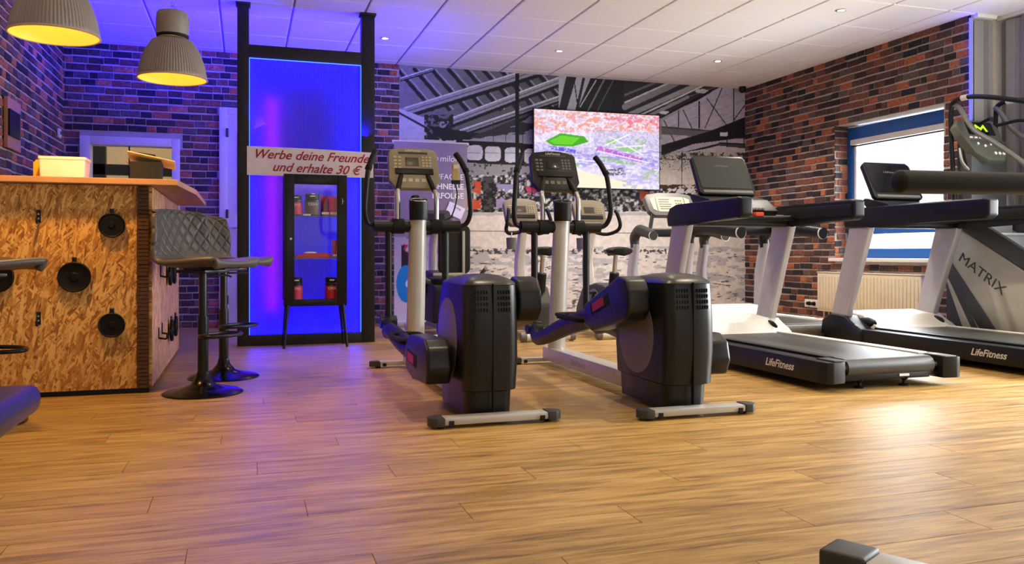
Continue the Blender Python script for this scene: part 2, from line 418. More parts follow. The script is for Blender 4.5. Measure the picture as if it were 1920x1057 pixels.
# back wall: brick part on the left, photo mural on the right
XM = 1.64
W2X0, W2X1, W2Z0, W2Z1 = -1.50, -.70, 1.0, 1.885
DX0, DX1, DZ1 = -.20, .72, 2.25
wb = B()
for x0, x1, z0, z1 in ((XL-.1, W2X0, 0, ZC), (W2X1, XR+.3, 0, ZC), (W2X0, W2X1, 0, W2Z0), (W2X0, W2X1, W2Z1, ZC)): wb.bb(x0, x1, YB, YB+.15, z0, z1)
wall_back = struct(wb.obj('wall_back', MORTAR, smooth=False))
def seen_back(p): return (p[0] < 450 and p[1] < 640) or (690 < p[0] < 760)
brick_wall(wall_back, (XM, YB, 0), (-1, 0, 0), (0, -1, 0), XM-XL, [(XM-W2X1-.06, XM-W2X0+.06, W2Z0-.06, W2Z1+.07), (XM-DX1-.06, XM-DX0+.06, -1, DZ1+.06)], seen_back)
struct(B().bb(XM, XR, YB-.012, YB, 0, .06).obj('baseboard_back', mat('grey_baseboard', '8a8580', .6)))

# ------------------------------------------------------------------ printed mural of an old industrial hall
def fbm(x, y, s, oct=4, seed=0):
    out = np.zeros_like(x); amp = 1; tot = 0
    for k in range(oct):
        r = np.random.default_rng(seed+k).random((64, 64)); u, v = x*s*2**k, y*s*2**k
        iu, iv = np.floor(u).astype(int), np.floor(v).astype(int); fu, fv = u-iu, v-iv; fu, fv = fu*fu*(3-2*fu), fv*fv*(3-2*fv)
        g = lambda a, b: r[a % 64, b % 64]
        out += amp*((g(iu, iv)*(1-fu)+g(iu+1, iv)*fu)*(1-fv)+(g(iu, iv+1)*(1-fu)+g(iu+1, iv+1)*fu)*fv); tot += amp; amp *= .5
    return out/tot
def inpoly(x, y, P):
    ins = np.zeros(x.shape, bool); n = len(P)
    for i in range(n):
        x0, y0 = P[i]; x1, y1 = P[(i+1) % n]
        if y0 == y1: continue
        ins ^= ((y0 > y) != (y1 > y)) & (x < (x1-x0)*(y-y0)/(y1-y0)+x0)
    return ins
def near_line(x, y, a, b, wd):
    dx, dy = b[0]-a[0], b[1]-a[1]; t = np.clip(((x-a[0])*dx+(y-a[1])*dy)/(dx*dx+dy*dy), 0, 1)
    return np.hypot(x-a[0]-t*dx, y-a[1]-t*dy) < wd/2
class Paint:
    def __init__(s, X, Y): s.x, s.y = X, Y; s.c = np.zeros((*X.shape, 3))
    def mask(s, m, col, al=1.):
        c = np.array(lin(col)); s.c[m] = s.c[m]*(1-al)+c*al
    def poly(s, P, col, al=1.): s.mask(inpoly(s.x, s.y, P), col, al)
    def line(s, a, b, wd, col, al=1.): s.mask(near_line(s.x, s.y, a, b, wd), col, al)
    def grad(s, P, c0, c1, a, b):
        m = inpoly(s.x, s.y, P); dx, dy = b[0]-a[0], b[1]-a[1]
        t = np.clip(((s.x-a[0])*dx+(s.y-a[1])*dy)/(dx*dx+dy*dy), 0, 1)[..., None]
        s.c[m] = (np.array(lin(c0))*(1-t)+np.array(lin(c1))*t)[m]
def grid_print(name, P00, P10, P01, nu, nv, painter, m, parent=None):
    """flat print on a grid mesh; painter gets picture coordinates of every grid point"""
    P00, P10, P01 = map(np.array, (P00, P10, P01)); U, V = np.meshgrid(np.linspace(0, 1, nu), np.linspace(0, 1, nv))
    W = P00+U[..., None]*(P10-P00)+V[..., None]*(P01-P00)
    C = painter(U, V, W); vb = W.reshape(-1, 3); i = np.arange(nu*nv).reshape(nv, nu)
    F = np.stack([i[:-1, :-1], i[:-1, 1:], i[1:, 1:], i[1:, :-1]], -1).reshape(-1, 4)
    me = bpy.data.meshes.new(name); me.from_pydata(vb.tolist(), [], F.tolist()); me.materials.append(m)
    set_col(me, np.concatenate([C.reshape(-1, 3), np.ones((nu*nv, 1))], 1))
    o = bpy.data.objects.new(name, me); scene.collection.objects.link(o); o.parent = parent; return o
def paint_mural(U, V, W):
    s_, c_ = math.sin(YAW), math.cos(YAW); dep = W[..., 0]*s_+W[..., 1]*c_
    x = 960+FPX*(W[..., 0]*c_-W[..., 1]*s_)/dep; y = HOR-FPX*(W[..., 2]-EYE)/dep
    p = Paint(x, y); g = lambda v: (v, v, v)
    n1, n2, n3 = fbm(x, y, .05, 4, 1), fbm(x, y, .2, 3, 5), fbm(x*.3, y, .08, 4, 9)
    p.c[:] = np.array(lin(g(205)))
    # roof of the hall
    p.grad([(740, 110), (1080, 130), (1060, 215), (900, 260), (740, 260)], g(128), g(90), (760, 130), (900, 250))
    for k in range(9):                                             # purlins going up
        xa = 765+k*32
        p.line((xa-20, 130), (xa+45, 205), 7, g(35)); p.line((xa-12, 130), (xa+53, 205), 2, g(170))
    for a, b, wd in (((752, 148), (810, 130), 5), ((760, 208), (1010, 130), 15), ((830, 233), (1075, 140), 13), ((850, 252), (1065, 178), 9)):   # rafters
        p.line((a[0], a[1]+wd*.6), (b[0], b[1]+wd*.6), wd*.8, g(28)); p.line(a, b, wd, g(150)); p.line((a[0], a[1]-wd*.4), (b[0], b[1]-wd*.4), 2, g(215)); p.line((a[0], a[1]+wd*.1), (b[0], b[1]+wd*.1), 2, g(90))
    p.poly([(740, 200), (800, 222), (800, 262), (740, 262)], (188, 186, 196)); p.line((745, 210), (800, 240), 4, g(30))
    p.mask((x < 850) & (x > 795) & (y > 215) & (y < 262) & (n2 > .46), g(34))
    p.poly([(800, 235), (900, 250), (1062, 190), (1062, 205), (985, 235), (880, 262), (830, 264)], g(30))
    p.grad([(880, 262), (985, 225), (1005, 205), (1005, 290), (860, 290)], g(130), g(176), (930, 230), (930, 290))
    p.mask(inpoly(x, y, [(870, 262), (1000, 210), (1003, 262)]) & (n3 > .52), g(50))
    for xx in (925, 948, 980): p.line((xx, 230), (xx, 268), 1.6, g(50))
    # arched window band
    p.poly([(855, 262), (1005, 270), (1005, 312), (855, 304)], g(24))
    for a in (876, 910, 947, 984):
        m = (np.abs((x-a-14)/15)**4+np.abs((y-(268+.06*(a-855)+17))/14)**4) < 1; p.mask(m, g(206)); p.line((a, 286), (a+30, 288), 1.2, g(130))
    # graffiti band
    p.poly([(855, 304), (1010, 312), (1005, 335), (855, 328)], g(150))
    p.mask((y > 306) & (y < 328) & (x < 1005) & (n2 > .6), g(60))
    p.poly([(855, 328), (1240, 340), (1240, 398), (855, 400)], g(128))
    m = (y > 328) & (y < 402) & (x < 1320)
    p.mask(m & (n2 > .52), g(32)); p.mask(m & (n2 < .36), g(214))
    for (xa, xb, ya, yb, col) in ((872, 902, 340, 392, (206, 78, 44)), (930, 978, 345, 390, (150, 140, 176)), (985, 1010, 350, 385, (190, 60, 96)), (1195, 1215, 358, 388, (190, 84, 56)), (1180, 1200, 360, 395, (36, 44, 70))):
        p.mask((x > xa) & (x < xb) & (y > ya) & (y < yb) & (n1 > .43), col)
    p.poly([(905, 330), (925, 331), (925, 410), (905, 410)], g(70)); p.mask((x > 903) & (x < 930) & (y > 330) & (y < 412) & (n2 > .5), g(20))
    p.poly([(966, 137), (974, 137), (973, 405), (967, 405)], g(18))
    # big dark trusses and skylights on the right
    p.poly([(1048, 140), (1410, 158), (1410, 262), (1240, 262), (1048, 225)], g(176))
    p.poly([(1064, 135), (1082, 140), (1060, 215), (1045, 215)], g(40)); p.line((1096, 140), (1080, 212), 5, g(40)); p.line((1075, 140), (1085, 212), 2, g(30))
    p.poly([(1110, 140), (1172, 146), (1172, 215), (1080, 212)], g(36)); p.line((1135, 145), (1100, 212), 3, g(120)); p.line((1150, 150), (1118, 212), 2, g(96)); p.line((1118, 150), (1088, 200), 2, g(190))
    p.poly([(1170, 140), (1360, 158), (1240, 222), (1170, 214)], g(52))
    for a, b, wd, v in (((1172, 200), (1280, 150), 12, 140), ((1172, 192), (1262, 152), 3, 210), ((1180, 215), (1310, 158), 9, 165), ((1200, 216), (1320, 160), 3, 222), ((1215, 218), (1290, 182), 6, 150), ((1172, 178), (1236, 152), 4, 110)): p.line(a, b, wd, g(v))
    p.mask((((x-1316)/12)**2+((y-171)/4)**2) < 1, g(210)); p.mask((((x-1246)/10)**2+((y-211)/3)**2) < 1, g(224))
    for k in range(5): p.line((1240+k*5, 220-k*3), (1345+k*6, 162), 1.6, g(22))
    p.poly([(1242, 228), (1355, 160), (1410, 162), (1410, 262), (1242, 300)], (196, 190, 204))
    for a, b in (((1272, 208), (1272, 240)), ((1311, 190), (1311, 240)), ((1376, 164), (1376, 228))): p.line(a, b, 2.4, g(32))
    for a, b in (((1245, 226), (1265, 266)), ((1281, 206), (1297, 240)), ((1325, 184), (1362, 234)), ((1354, 165), (1322, 240)), ((1402, 190), (1376, 225))): p.line(a, b, 2, g(48))
    for k in range(4): p.line((1250, 262-k*22), (1410, 205-k*22), .8, g(150))
    p.poly([(1240, 236), (1362, 246), (1410, 250), (1410, 262), (1240, 252)], g(110)); p.line((1240, 238), (1362, 248), 2, g(60))
    p.poly([(1240, 272), (1330, 246), (1410, 214), (1410, 256), (1300, 270), (1240, 292)], g(34))
    p.mask(inpoly(x, y, [(1350, 248), (1365, 248), (1365, 255), (1350, 255)]), g(230)); p.line((1262, 292), (1350, 270), 4, g(30)); p.line((1350, 270), (1410, 276), 7, g(70)); p.line((1350, 268), (1410, 271), 2, g(30))
    for xx in (1363, 1395): p.line((xx, 256), (xx, 275), 2, g(40))
    # pale lower part of the hall wall
    p.poly([(1236, 292), (1345, 276), (1410, 282), (1410, 360), (1236, 352)], (206, 200, 190))
    p.mask((x > 1236) & (x < 1345) & (y > 284) & (y < 320) & (np.abs(n2-.5) < .025), g(34)); p.mask((x > 1236) & (y > 286) & (y < 300) & (n2 > .58), g(60))
    p.line((1279, 284), (1278, 352), 1.6, g(30)); p.mask((x > 1236) & (x < 1320) & (y > 346) & (y < 354) & (n2 > .4), (70, 40, 34))
    p.mask((y > 398-.004*(x-855)), (228, 220, 211))
    p.mask((y > 398) & (y < 404), g(190)); p.line((870, 433), (1410, 440), 1.5, g(60)); p.line((870, 470), (1100, 470), 1.5, g(90))
    deb = (y > 462) & (fbm(x*.35, y, .16, 4, 21) > .53+.0006*np.abs(y-480)); p.mask(deb, g(188)); p.mask((y > 466) & (fbm(x*.3, y*1.3, .22, 3, 31) > .735), g(90))
    p.mask((y > 466) & (y < 476) & (x < 1250) & (n2 > .52), g(70))
    for k in range(7):
        a = 500+k*14; p.mask((np.abs(y-a-3*np.sin(x*.05+k)-6*n1) < .9) & (n1 > .58), g(110))
    p.c *= (.82+.36*n2)[..., None]
    return np.clip(p.c, 0, 1)
MURALM = attr_mat('mural_wallpaper', .6, .3, noise=.06, nscale=200)
mural = grid_print('mural_print', (XM, YB-.004, .06), (XR, YB-.004, .06), (XM, YB-.004, ZC-.018), 560, 360, paint_mural, MURALM, wall_back)
mural['label'] = 'black and white photo mural of a derelict industrial hall'

# ------------------------------------------------------------------ window beside the treadmills
BLUEF = mat('blue_window_frame', '1f5fae', .4)
WX = XR+.16
win = bpy.data.objects.new('window_1', None); scene.collection.objects.link(win); struct(win)
f = B()
f.bb(WX, WX+.07, WY0, WY0+.07, WZ0+.03, WZ1-.02, .004); f.bb(WX, WX+.07, WY1-.10, WY1, WZ0+.03, WZ1-.02, .004)
f.bb(WX, WX+.07, WY0+.07, WY1-.10, WZ0+.03, WZ0+.13, .004); f.bb(WX, WX+.07, WY0+.07, WY1-.10, WZ1-.15, WZ1-.02, .004); f.obj('window_frame', BLUEF, win)
B().bb(WX+.005, WX+.06, WY0+.07, WY1-.10, .985, 1.05, .004).obj('transom', BLUEF, win)
cas = B()
for y0, y1, z0, z1 in ((WY0+.07, WY0+.11, 1.05, WZ1-.15), (WY1-.135, WY1-.10, 1.05, WZ1-.15), (WY0+.07, WY1-.10, 1.05, 1.085), (WY0+.07, WY1-.10, WZ1-.185, WZ1-.15)): cas.bb(WX+.01, WX+.055, y0, y1, z0, z1, .004)
cas.obj('casement', WHITE, win)
B().bb(WX-.03, WX+.005, WY0+.05, WY1-.08, WZ1-.215, WZ1-.155, .012).obj('blind_cassette', WHITE, win)
B().bb(WX-.02, WX-.012, WY0+.06, WY1-.09, WZ1-.235, WZ1-.22).obj('blind_bar', BLACK, win)
B().bb(WX+.03, WX+.036, WY0+.07, WY1-.10, WZ0+.13, .985).obj('pane', GLASS, win); B().bb(WX+.03, WX+.036, WY0+.10, WY1-.13, 1.08, WZ1-.18).obj('pane', GLASS, win)
B().bb(XR-.05, WX+.02, WY0-.03, WY1+.05, WZ0-.005, WZ0+.03, .006).obj('window_sill', WHITE, win)
g2 = bpy.data.objects.new('window_3', None); scene.collection.objects.link(g2); struct(g2)
f = B()
for yy in (GLY0, 3.27, GLY1-.06): f.bb(XC+.05, XC+.12, yy, yy+.06, GLZ0, GLZ1)
f.bb(XC+.05, XC+.12, GLY0, GLY1, GLZ0, GLZ0+.06); f.bb(XC+.05, XC+.12, GLY0, GLY1, GLZ1-.06, GLZ1); f.obj('window_frame', WHITE, g2)
B().bb(XC+.08, XC+.085, GLY0, GLY1, GLZ0, GLZ1).obj('pane', GLASS, g2)
g4 = bpy.data.objects.new('added_fill_window', None); scene.collection.objects.link(g4); struct(g4)  # unseen window added behind the camera for ambient light
f = B()
for xx in (-.3, 1.6, 3.5, 5.44): f.bb(xx, xx+.06, YF-.14, YF-.07, .6, 2.6)
f.bb(-.3, 5.5, YF-.14, YF-.07, .6, .66); f.bb(-.3, 5.5, YF-.14, YF-.07, 2.54, 2.6); f.obj('window_frame', WHITE, g4)
B().bb(-.3, 5.5, YF-.11, YF-.105, .6, 2.6).obj('pane', GLASS, g4)
# interior window behind the bar, looking into the next room
FRW = mat('white_window_lining', 'dcd8de', .5)
wi = bpy.data.objects.new('window_2', None); scene.collection.objects.link(wi); struct(wi)
f = B(); t = .075
f.bb(W2X0-t, W2X0+.02, YB-.03, YB+.14, W2Z0-.05, W2Z1+t, .006); f.bb(W2X1-.02, W2X1+t-.02, YB-.03, YB+.14, W2Z0-.05, W2Z1+t, .006)
f.bb(W2X0+.02, W2X1-.02, YB-.03, YB+.14, W2Z1-.01, W2Z1+t, .006); f.bb(W2X0+.02, W2X1-.02, YB-.05, YB+.14, W2Z0-.05, W2Z0+.01, .006); f.obj('window_frame', FRW, wi)
B().bb(W2X0+.02, -1.13, YB+.03, YB+.036, W2Z0, W2Z1).obj('pane', GLASS, wi); B().bb(-1.126, W2X1-.02, YB+.04, YB+.046, W2Z0, W2Z1).obj('pane', GLASS, wi)
B().bb(-1.134, -1.122, YB+.026, YB+.05, W2Z0, W2Z1).obj('pane_edge', BLACK, wi)
nr = B()
nr.bb(-3.2, .6, YB+2.2, YB+2.3, 0, 2.6); nr.bb(-3.2, -3.1, YB+.15, YB+2.2, 0, 2.6); nr.bb(.5, .6, YB+.15, YB+2.2, 0, 2.6); nr.bb(-3.2, .6, YB+.15, YB+2.3, 2.6, 2.7); nr.bb(-3.2, .6, YB+.15, YB+2.3, -.1, 0)
struct(nr.obj('wall_next_room', mat('cream_wall', 'd8c7a8', .8), smooth=False))
# door standing behind the partition
dr = bpy.data.objects.new('door_1', None); scene.collection.objects.link(dr); struct(dr)
f = B(); f.bb(DX0-.06, DX0+.02, YB-.04, YB+.02, 0, DZ1+.06, .004); f.bb(DX1-.02, DX1+.06, YB-.04, YB+.02, 0, DZ1+.06, .004); f.bb(DX0+.02, DX1-.02, YB-.04, YB+.02, DZ1-.01, DZ1+.06, .004); f.obj('door_frame', FRW, dr)
B().bb(DX0+.02, DX1-.02, YB-.03, YB-.002, .01, DZ1-.01, .003).obj('door_leaf', FRW, dr)
f = B(); f.bb(DX0+.12, DX1-.12, YB-.036, YB-.031, 1.2, 2.05); f.bb(DX0+.12, DX1-.12, YB-.036, YB-.031, .2, 1.0); f.obj('door_panel', mat('pale_door_panel', 'c4c0c8', .5), dr)
f = B(); f.cyl((DX0+.08, YB-.03, 1.05), (DX0+.08, YB-.085, 1.05), .01); f.cyl((DX0+.08, YB-.08, 1.05), (DX0+.19, YB-.08, 1.05), .009); f.obj('door_handle', STEEL, dr)
f = B()
for z in (.25, 1.15, 2.0): f.cyl((DX0+.02, YB-.045, z), (DX0+.02, YB-.045, z+.09), .012)
f.obj('hinge', DGREY, dr)
# ------------------------------------------------------------------ lit partition
LEDB = mat('blue_led', '0a18ff', .5, emit=(.003, .003, 1.0), estr=75)
def panel_material():
    m = bpy.data.materials.new('ribbed_polycarbonate'); m.use_nodes = True; nt = m.node_tree; N = nt.nodes.new; L = nt.links.new
    for n in list(nt.nodes): nt.nodes.remove(n)
    out = N('ShaderNodeOutputMaterial'); tr = N('ShaderNodeBsdfTranslucent'); tr.inputs[0].default_value = (.6, .5, .9, 1)
    df = N('ShaderNodeBsdfDiffuse'); df.inputs[0].default_value = (.09, .07, .12, 1); gl = N('ShaderNodeBsdfGlossy'); gl.inputs['Roughness'].default_value = .22
    wv = N('ShaderNodeTexWave'); wv.inputs['Scale'].default_value = 26; tc = N('ShaderNodeTexCoord'); L(tc.outputs['Object'], wv.inputs[0])
    bp = N('ShaderNodeBump'); bp.inputs['Strength'].default_value = .5; bp.inputs['Distance'].default_value = .003; L(wv.outputs['Fac'], bp.inputs['Height'])
    for s in (tr, df, gl): L(bp.outputs[0], s.inputs['Normal'])
    a = N('ShaderNodeMixShader'); a.inputs[0].default_value = .35; L(tr.outputs[0], a.inputs[1]); L(df.outputs[0], a.inputs[2])
    b = N('ShaderNodeMixShader'); b.inputs[0].default_value = .035; L(a.outputs[0], b.inputs[1]); L(gl.outputs[0], b.inputs[2]); L(b.outputs[0], out.inputs[0])
    return m
PY = 7.30
pt = thing('light_partition', 'black timber post frame holding a blue glowing ribbed panel, floor to ceiling', 'partition', (.51, PY+.05, 0))
def pb(x0, x1, y0, y1, z0, z1, bev=.004): return B().bb(x0-.51, x1-.51, y0-PY-.05, y1-PY-.05, z0, z1, bev)
for x0, x1 in ((-.065, .03), (.97, 1.085)):
    pb(x0, x1, PY, PY+.10, 0, 2.885).obj('post', DKWOOD, pt)
    pb(x0-.012, x1+.012, PY-.012, PY+.112, 2.872, 2.892, .002).obj('ceiling_bracket', DKWOOD, pt)
pb(.03, .97, PY, PY+.10, 2.435, 2.54).obj('top_rail', DKWOOD, pt)
pb(.03, .97, PY, PY+.10, .0, .09).obj('bottom_rail', DKWOOD, pt)
pb(.03, .97, PY+.03, PY+.036, .09, 2.435, 0).obj('glow_panel', panel_material(), pt)
pb(.03, .97, PY+.094, PY+.10, .09, 2.435, 0).obj('rear_panel', mat('white_backing', 'd8d8e0', .8), pt)
for nm, a in (('led_strip', (.031, .039, PY+.05, PY+.08, .1, 2.43)), ('led_strip', (.961, .969, PY+.05, PY+.08, .1, 2.43)), ('led_strip', (.04, .96, PY+.05, PY+.08, 2.424, 2.432)), ('led_strip', (.04, .96, PY+.05, PY+.08, .092, .10))):
    pb(*a, 0).obj(nm, LEDB, pt)
pb(.03, .97, PY+.101, PY+.109, 2.47, 2.50, 0).obj('led_strip', LEDB, pt)
pb(.20, .23, PY+.085, PY+.092, .3, 2.1, 0).obj('led_strip', mat('magenta_led', 'ff20c0', .5, emit=(1, .01, .55), estr=5.5), pt)
LEDC = mat('pale_blue_edge', '5a9cff', .4, emit=(.08, .25, 1), estr=1.6)
pb(.031, .036, PY+.024, PY+.03, .09, 2.435, 0).obj('edge_profile', LEDC, pt); pb(.964, .969, PY+.024, PY+.03, .09, 2.435, 0).obj('edge_profile', LEDC, pt); pb(.036, .964, PY+.024, PY+.03, 2.428, 2.434, 0).obj('edge_profile', LEDC, pt)
# blue lamps behind the partition; those at the posts added to tint the ceiling
def led_lamp(name, loc, tgt, sx, sy, e, col=(.02, .02, 1), spread=180): return area_light(name, loc, tgt, sx, sy, e, col, spread)
led_lamp('led_glow_partition_top', (.5, PY+.13, 2.30), (.5, PY+.7, 3.1), .92, .05, 36, (.004, .002, 1), 120)
for x0_, x1_ in ((-.03, .0), (1.0, 1.05)): pb(x0_, x1_, PY+.101, PY+.108, 1.2, 2.3, 0).obj('led_strip', mat('added_blue_strip', '0a18ff', .5, emit=(.01, .01, 1), estr=5.5), pt)  # unseen strips added behind the posts to go with the ceiling lamps
led_lamp('ceiling_blue_fill_left', (.0, PY+.14, 1.75), (-.55, PY+.66, 2.9), .06, .5, 130, (.004, .001, 1), 92)
led_lamp('ceiling_blue_fill_right', (1.03, PY+.14, 1.75), (1.15, PY+.6, 2.9), .06, .5, 26, (.006, .002, 1), 150)
led_lamp('led_glow_partition_back', (.5, PY+.125, 1.5), (.5, YB, 1.5), .9, 1.9, 7, (.2, .02, 1))

# banner on the partition
sg = thing('paper_banner', 'white paper banner with red script lettering taped across the blue panel', 'banner', (.543, PY-.004, 1.44))
B().prism([(-.53, .0), (-.53, .243), (.0, .240), (.527, .225), (.529, .005), (0, -.002)], -.002, 0, 'y').obj('paper', mat('banner_paper', 'e9dede', .7), sg, smooth=False)
RED = mat('dark_red_lettering', 'a01024', .6)
text('lettering', 'Werbe deine Freunde', .108, RED, sg, basis((0.0, -.0035, .172), (1, 0, -.014), (0, 0, 1)), .38, .0005, bold=.0012, sx=1.0)
text('lettering', 'und erhalte 30 €', .108, RED, sg, basis((.04, -.0035, .066), (1, 0, -.02), (0, 0, 1)), .38, .0005, bold=.0012, sx=1.0)

# ------------------------------------------------------------------ glass display cabinet
cb = thing('display_cabinet', 'black steel display cabinet with glass door on splayed legs', 'cabinet', (.555, 7.12, 0))
hw, d0, d1, z0, z1 = .243, -.12, .13, .345, 1.435
b = B()
for sx in (-1, 1): b.bb(sx*hw-.012, sx*hw+.012, d1-.03, d1, z0, z1, .003)
b.bb(-hw-.012, hw+.012, d0+.02, d1, z1-.03, z1, .008); b.bb(-hw-.012, hw+.012, d0+.02, d1, z0, z0+.045, .004)
for sx in (-1, 1): b.bb(sx*hw-.012, sx*hw+.012, d0+.02, d0+.045, z0, z1, .003)
b.obj('body', BLKMETAL, cb)
dd = B(); dw0, dw1, dz0, dz1 = -.172, .172, .40, 1.35
dd.bb(-hw-.012, dw0, d0, d0+.02, z0+.012, z1-.004, .004); dd.bb(dw1, hw+.012, d0, d0+.02, z0+.012, z1-.004, .004); dd.bb(dw0, dw1, d0, d0+.02, dz1, z1-.004, .004); dd.bb(dw0, dw1, d0, d0+.02, z0+.012, dz0, .004)
door = dd.obj('door', BLKMETAL, cb)
B().bb(dw0, dw1, d0+.008, d0+.012, dz0, dz1).obj('pane', GLASS, door)
B().cyl((-.2, d0, .90), (-.2, d0-.02, .90), .011, .008).obj('knob', STEEL, door)
B().cyl((.222, d0, 1.215), (.222, d0-.003, 1.215), .004).bb(.215, .219, d0-.004, d0, 1.19, 1.24).obj('lock', STEEL, door)
for zz in (1.085, .735): B().bb(-hw+.012, hw-.012, d0+.03, d1-.03, zz, zz+.008).obj('shelf', GLASS, cb); B().bb(-hw+.012, hw-.012, d0+.028, d0+.03, zz, zz+.008).obj('shelf_edge', mat('green_glass_edge', '3a5a60', .3), cb)
for sx in (-1, 1): B().bb(sx*hw-.002, sx*hw+.002, d0+.045, d1-.03, z0+.04, z1-.03).obj('side_pane', GLASS, cb)
for sx in (-1, 1):
    for yy, ty in ((d0+.03, d0-.0), (d1-.02, d1+.0)):
        B().tube([(sx*(hw-.02), yy, z0+.01), (sx*(hw+.012), ty, .0)], [.017, .011], 10, smooth=False).obj('leg', BLKMETAL, cb)
    for k in (0,): B().tube([(sx*(hw+.0), d0+.02, .12), (sx*(hw+.0), d1-.01, .12)], .007, 8, smooth=False).obj('stretcher', BLKMETAL, cb)
B().cyl((0, .0, z1-.031), (0, .0, z1-.04), .022).obj('spotlight', mat('cabinet_lamp', 'ffffff', .4, emit='fff0e0', estr=12), cb)
l = bpy.data.lights.new('cabinet_lamp', 'POINT'); l.energy = 1.6; l.color = (1, .5, .6); l.shadow_soft_size = .02; lo = bpy.data.objects.new('cabinet_lamp', l); scene.collection.objects.link(lo); lo.location = (.555, 7.1, 1.385)
JARB = mat('jar_black', '17141a', .35); JARP = mat('jar_pink_label', 'd23a66', .5); JARG = mat('jar_grey_label', '6a5a5a', .5); POUCH = mat('pouch_red', 'b01828', .4)
def jar(x, y, z, r, h, lab, label, nm='supplement_jar'):
    t_ = thing(nm, label, 'jar', (x, y, z), group='jars in the display cabinet')
    B().lathe([(r*.9, 0), (r, .006), (r, h*.72), (r*.86, h*.76), (r*.86, h*.78)], 24).obj('body', JARB, t_)
    B().lathe([(r*1.01, h*.06), (r*1.012, h*.64)], 24, cap=False).obj('paper_label', lab, t_)
    B().lathe([(r*.9, h*.78), (r*.92, h*.8), (r*.92, h*.98), (r*.85, h)], 24).obj('lid', BLACK, t_)
    text('lettering', 'CREA', r*.5, PRINTW, t_, basis((0, -r*1.03, h*.52), (1, 0, 0), (0, 0, 1)), 0, .0003)
    B().bb(-r*.35, r*.35, -r*1.02, -r*.9, h*.86, h*.91).obj('lid_mark', PRINTW, t_)
cx = .555
jar(cx-.155, 7.10, 1.093, .05, .17, JARP, 'black supplement jar with pink label, top shelf left')
jar(cx-.02, 7.12, 1.093, .062, .185, JARG, 'black supplement jar with grey label, middle of the top shelf')
jar(cx-.15, 7.09, .39, .05, .19, JARP, 'dark jar with pink label, bottom left of the cabinet')
jar(cx+.135, 7.09, .39, .055, .19, POUCH, 'dark jar with crimson label, bottom right of the cabinet')
def pouch(x, y, z, wd, h, label, m=POUCH):
    rings = []
    for k in range(8):
        q = k/7; tk = .032*(1-q)**.6+.004; rings.append([(wd/2*c_*(1-.06*math.sin(q*3)), tk*s_, h*q) for c_, s_ in ((math.cos(a), math.sin(a)) for a in [2*math.pi*i/16 for i in range(16)])])
    t_ = thing('supplement_pouch', label, 'pouch', (x, y, z), group='pouches in the display cabinet'); B().loft(rings).obj('bag', m, t_)
    B().bb(-wd*.42, wd*.42, -.037, -.030, h*.08, h*.2).obj('print_band', PRINTW, t_)
pouch(cx+.084, 7.12, 1.093, .072, .17, 'dark red pouch beside the grey jar on the top shelf', mat('pouch_maroon', '6a1020', .4))
pouch(cx+.155, 7.10, 1.093, .075, .165, 'bright red pouch at the right end of the top shelf')
pouch(cx+.165, 7.10, .743, .05, .15, 'narrow red packet standing right on the middle shelf')
sh = thing('folded_shirt', 'folded red shirt with pale tag on the middle shelf', 'shirt', (cx-.02, 7.10, .743))
rings = []
for q, s_ in ((0, 1), (.008, 1.03), (.02, 1.0), (.032, .85), (.038, .6)): rings.append([(x*s_, y*s_, q+.006*math.sin(9*x)*(q > .01)) for x, y in rrect(-.15, .15, -.07, .07, .03, 4)])
B().loft(rings).obj('cloth', mat('red_cloth', 'b0101c', .8, bump=.4, bscale=60), sh); B().sphere((-.02, -.03, .042), .035, 1.5, .7, .3).obj('tag', PRINTW, sh)
B().bb(-.04, .02, -.02, .02, 0, .012).obj('x', PRINTW).name = 'price_tag'
pt_ = bpy.data.objects['price_tag']; pt_.location = (cx-.06, 7.03, 1.093); tag(pt_, 'small white price tag lying on the top cabinet shelf', 'tag')

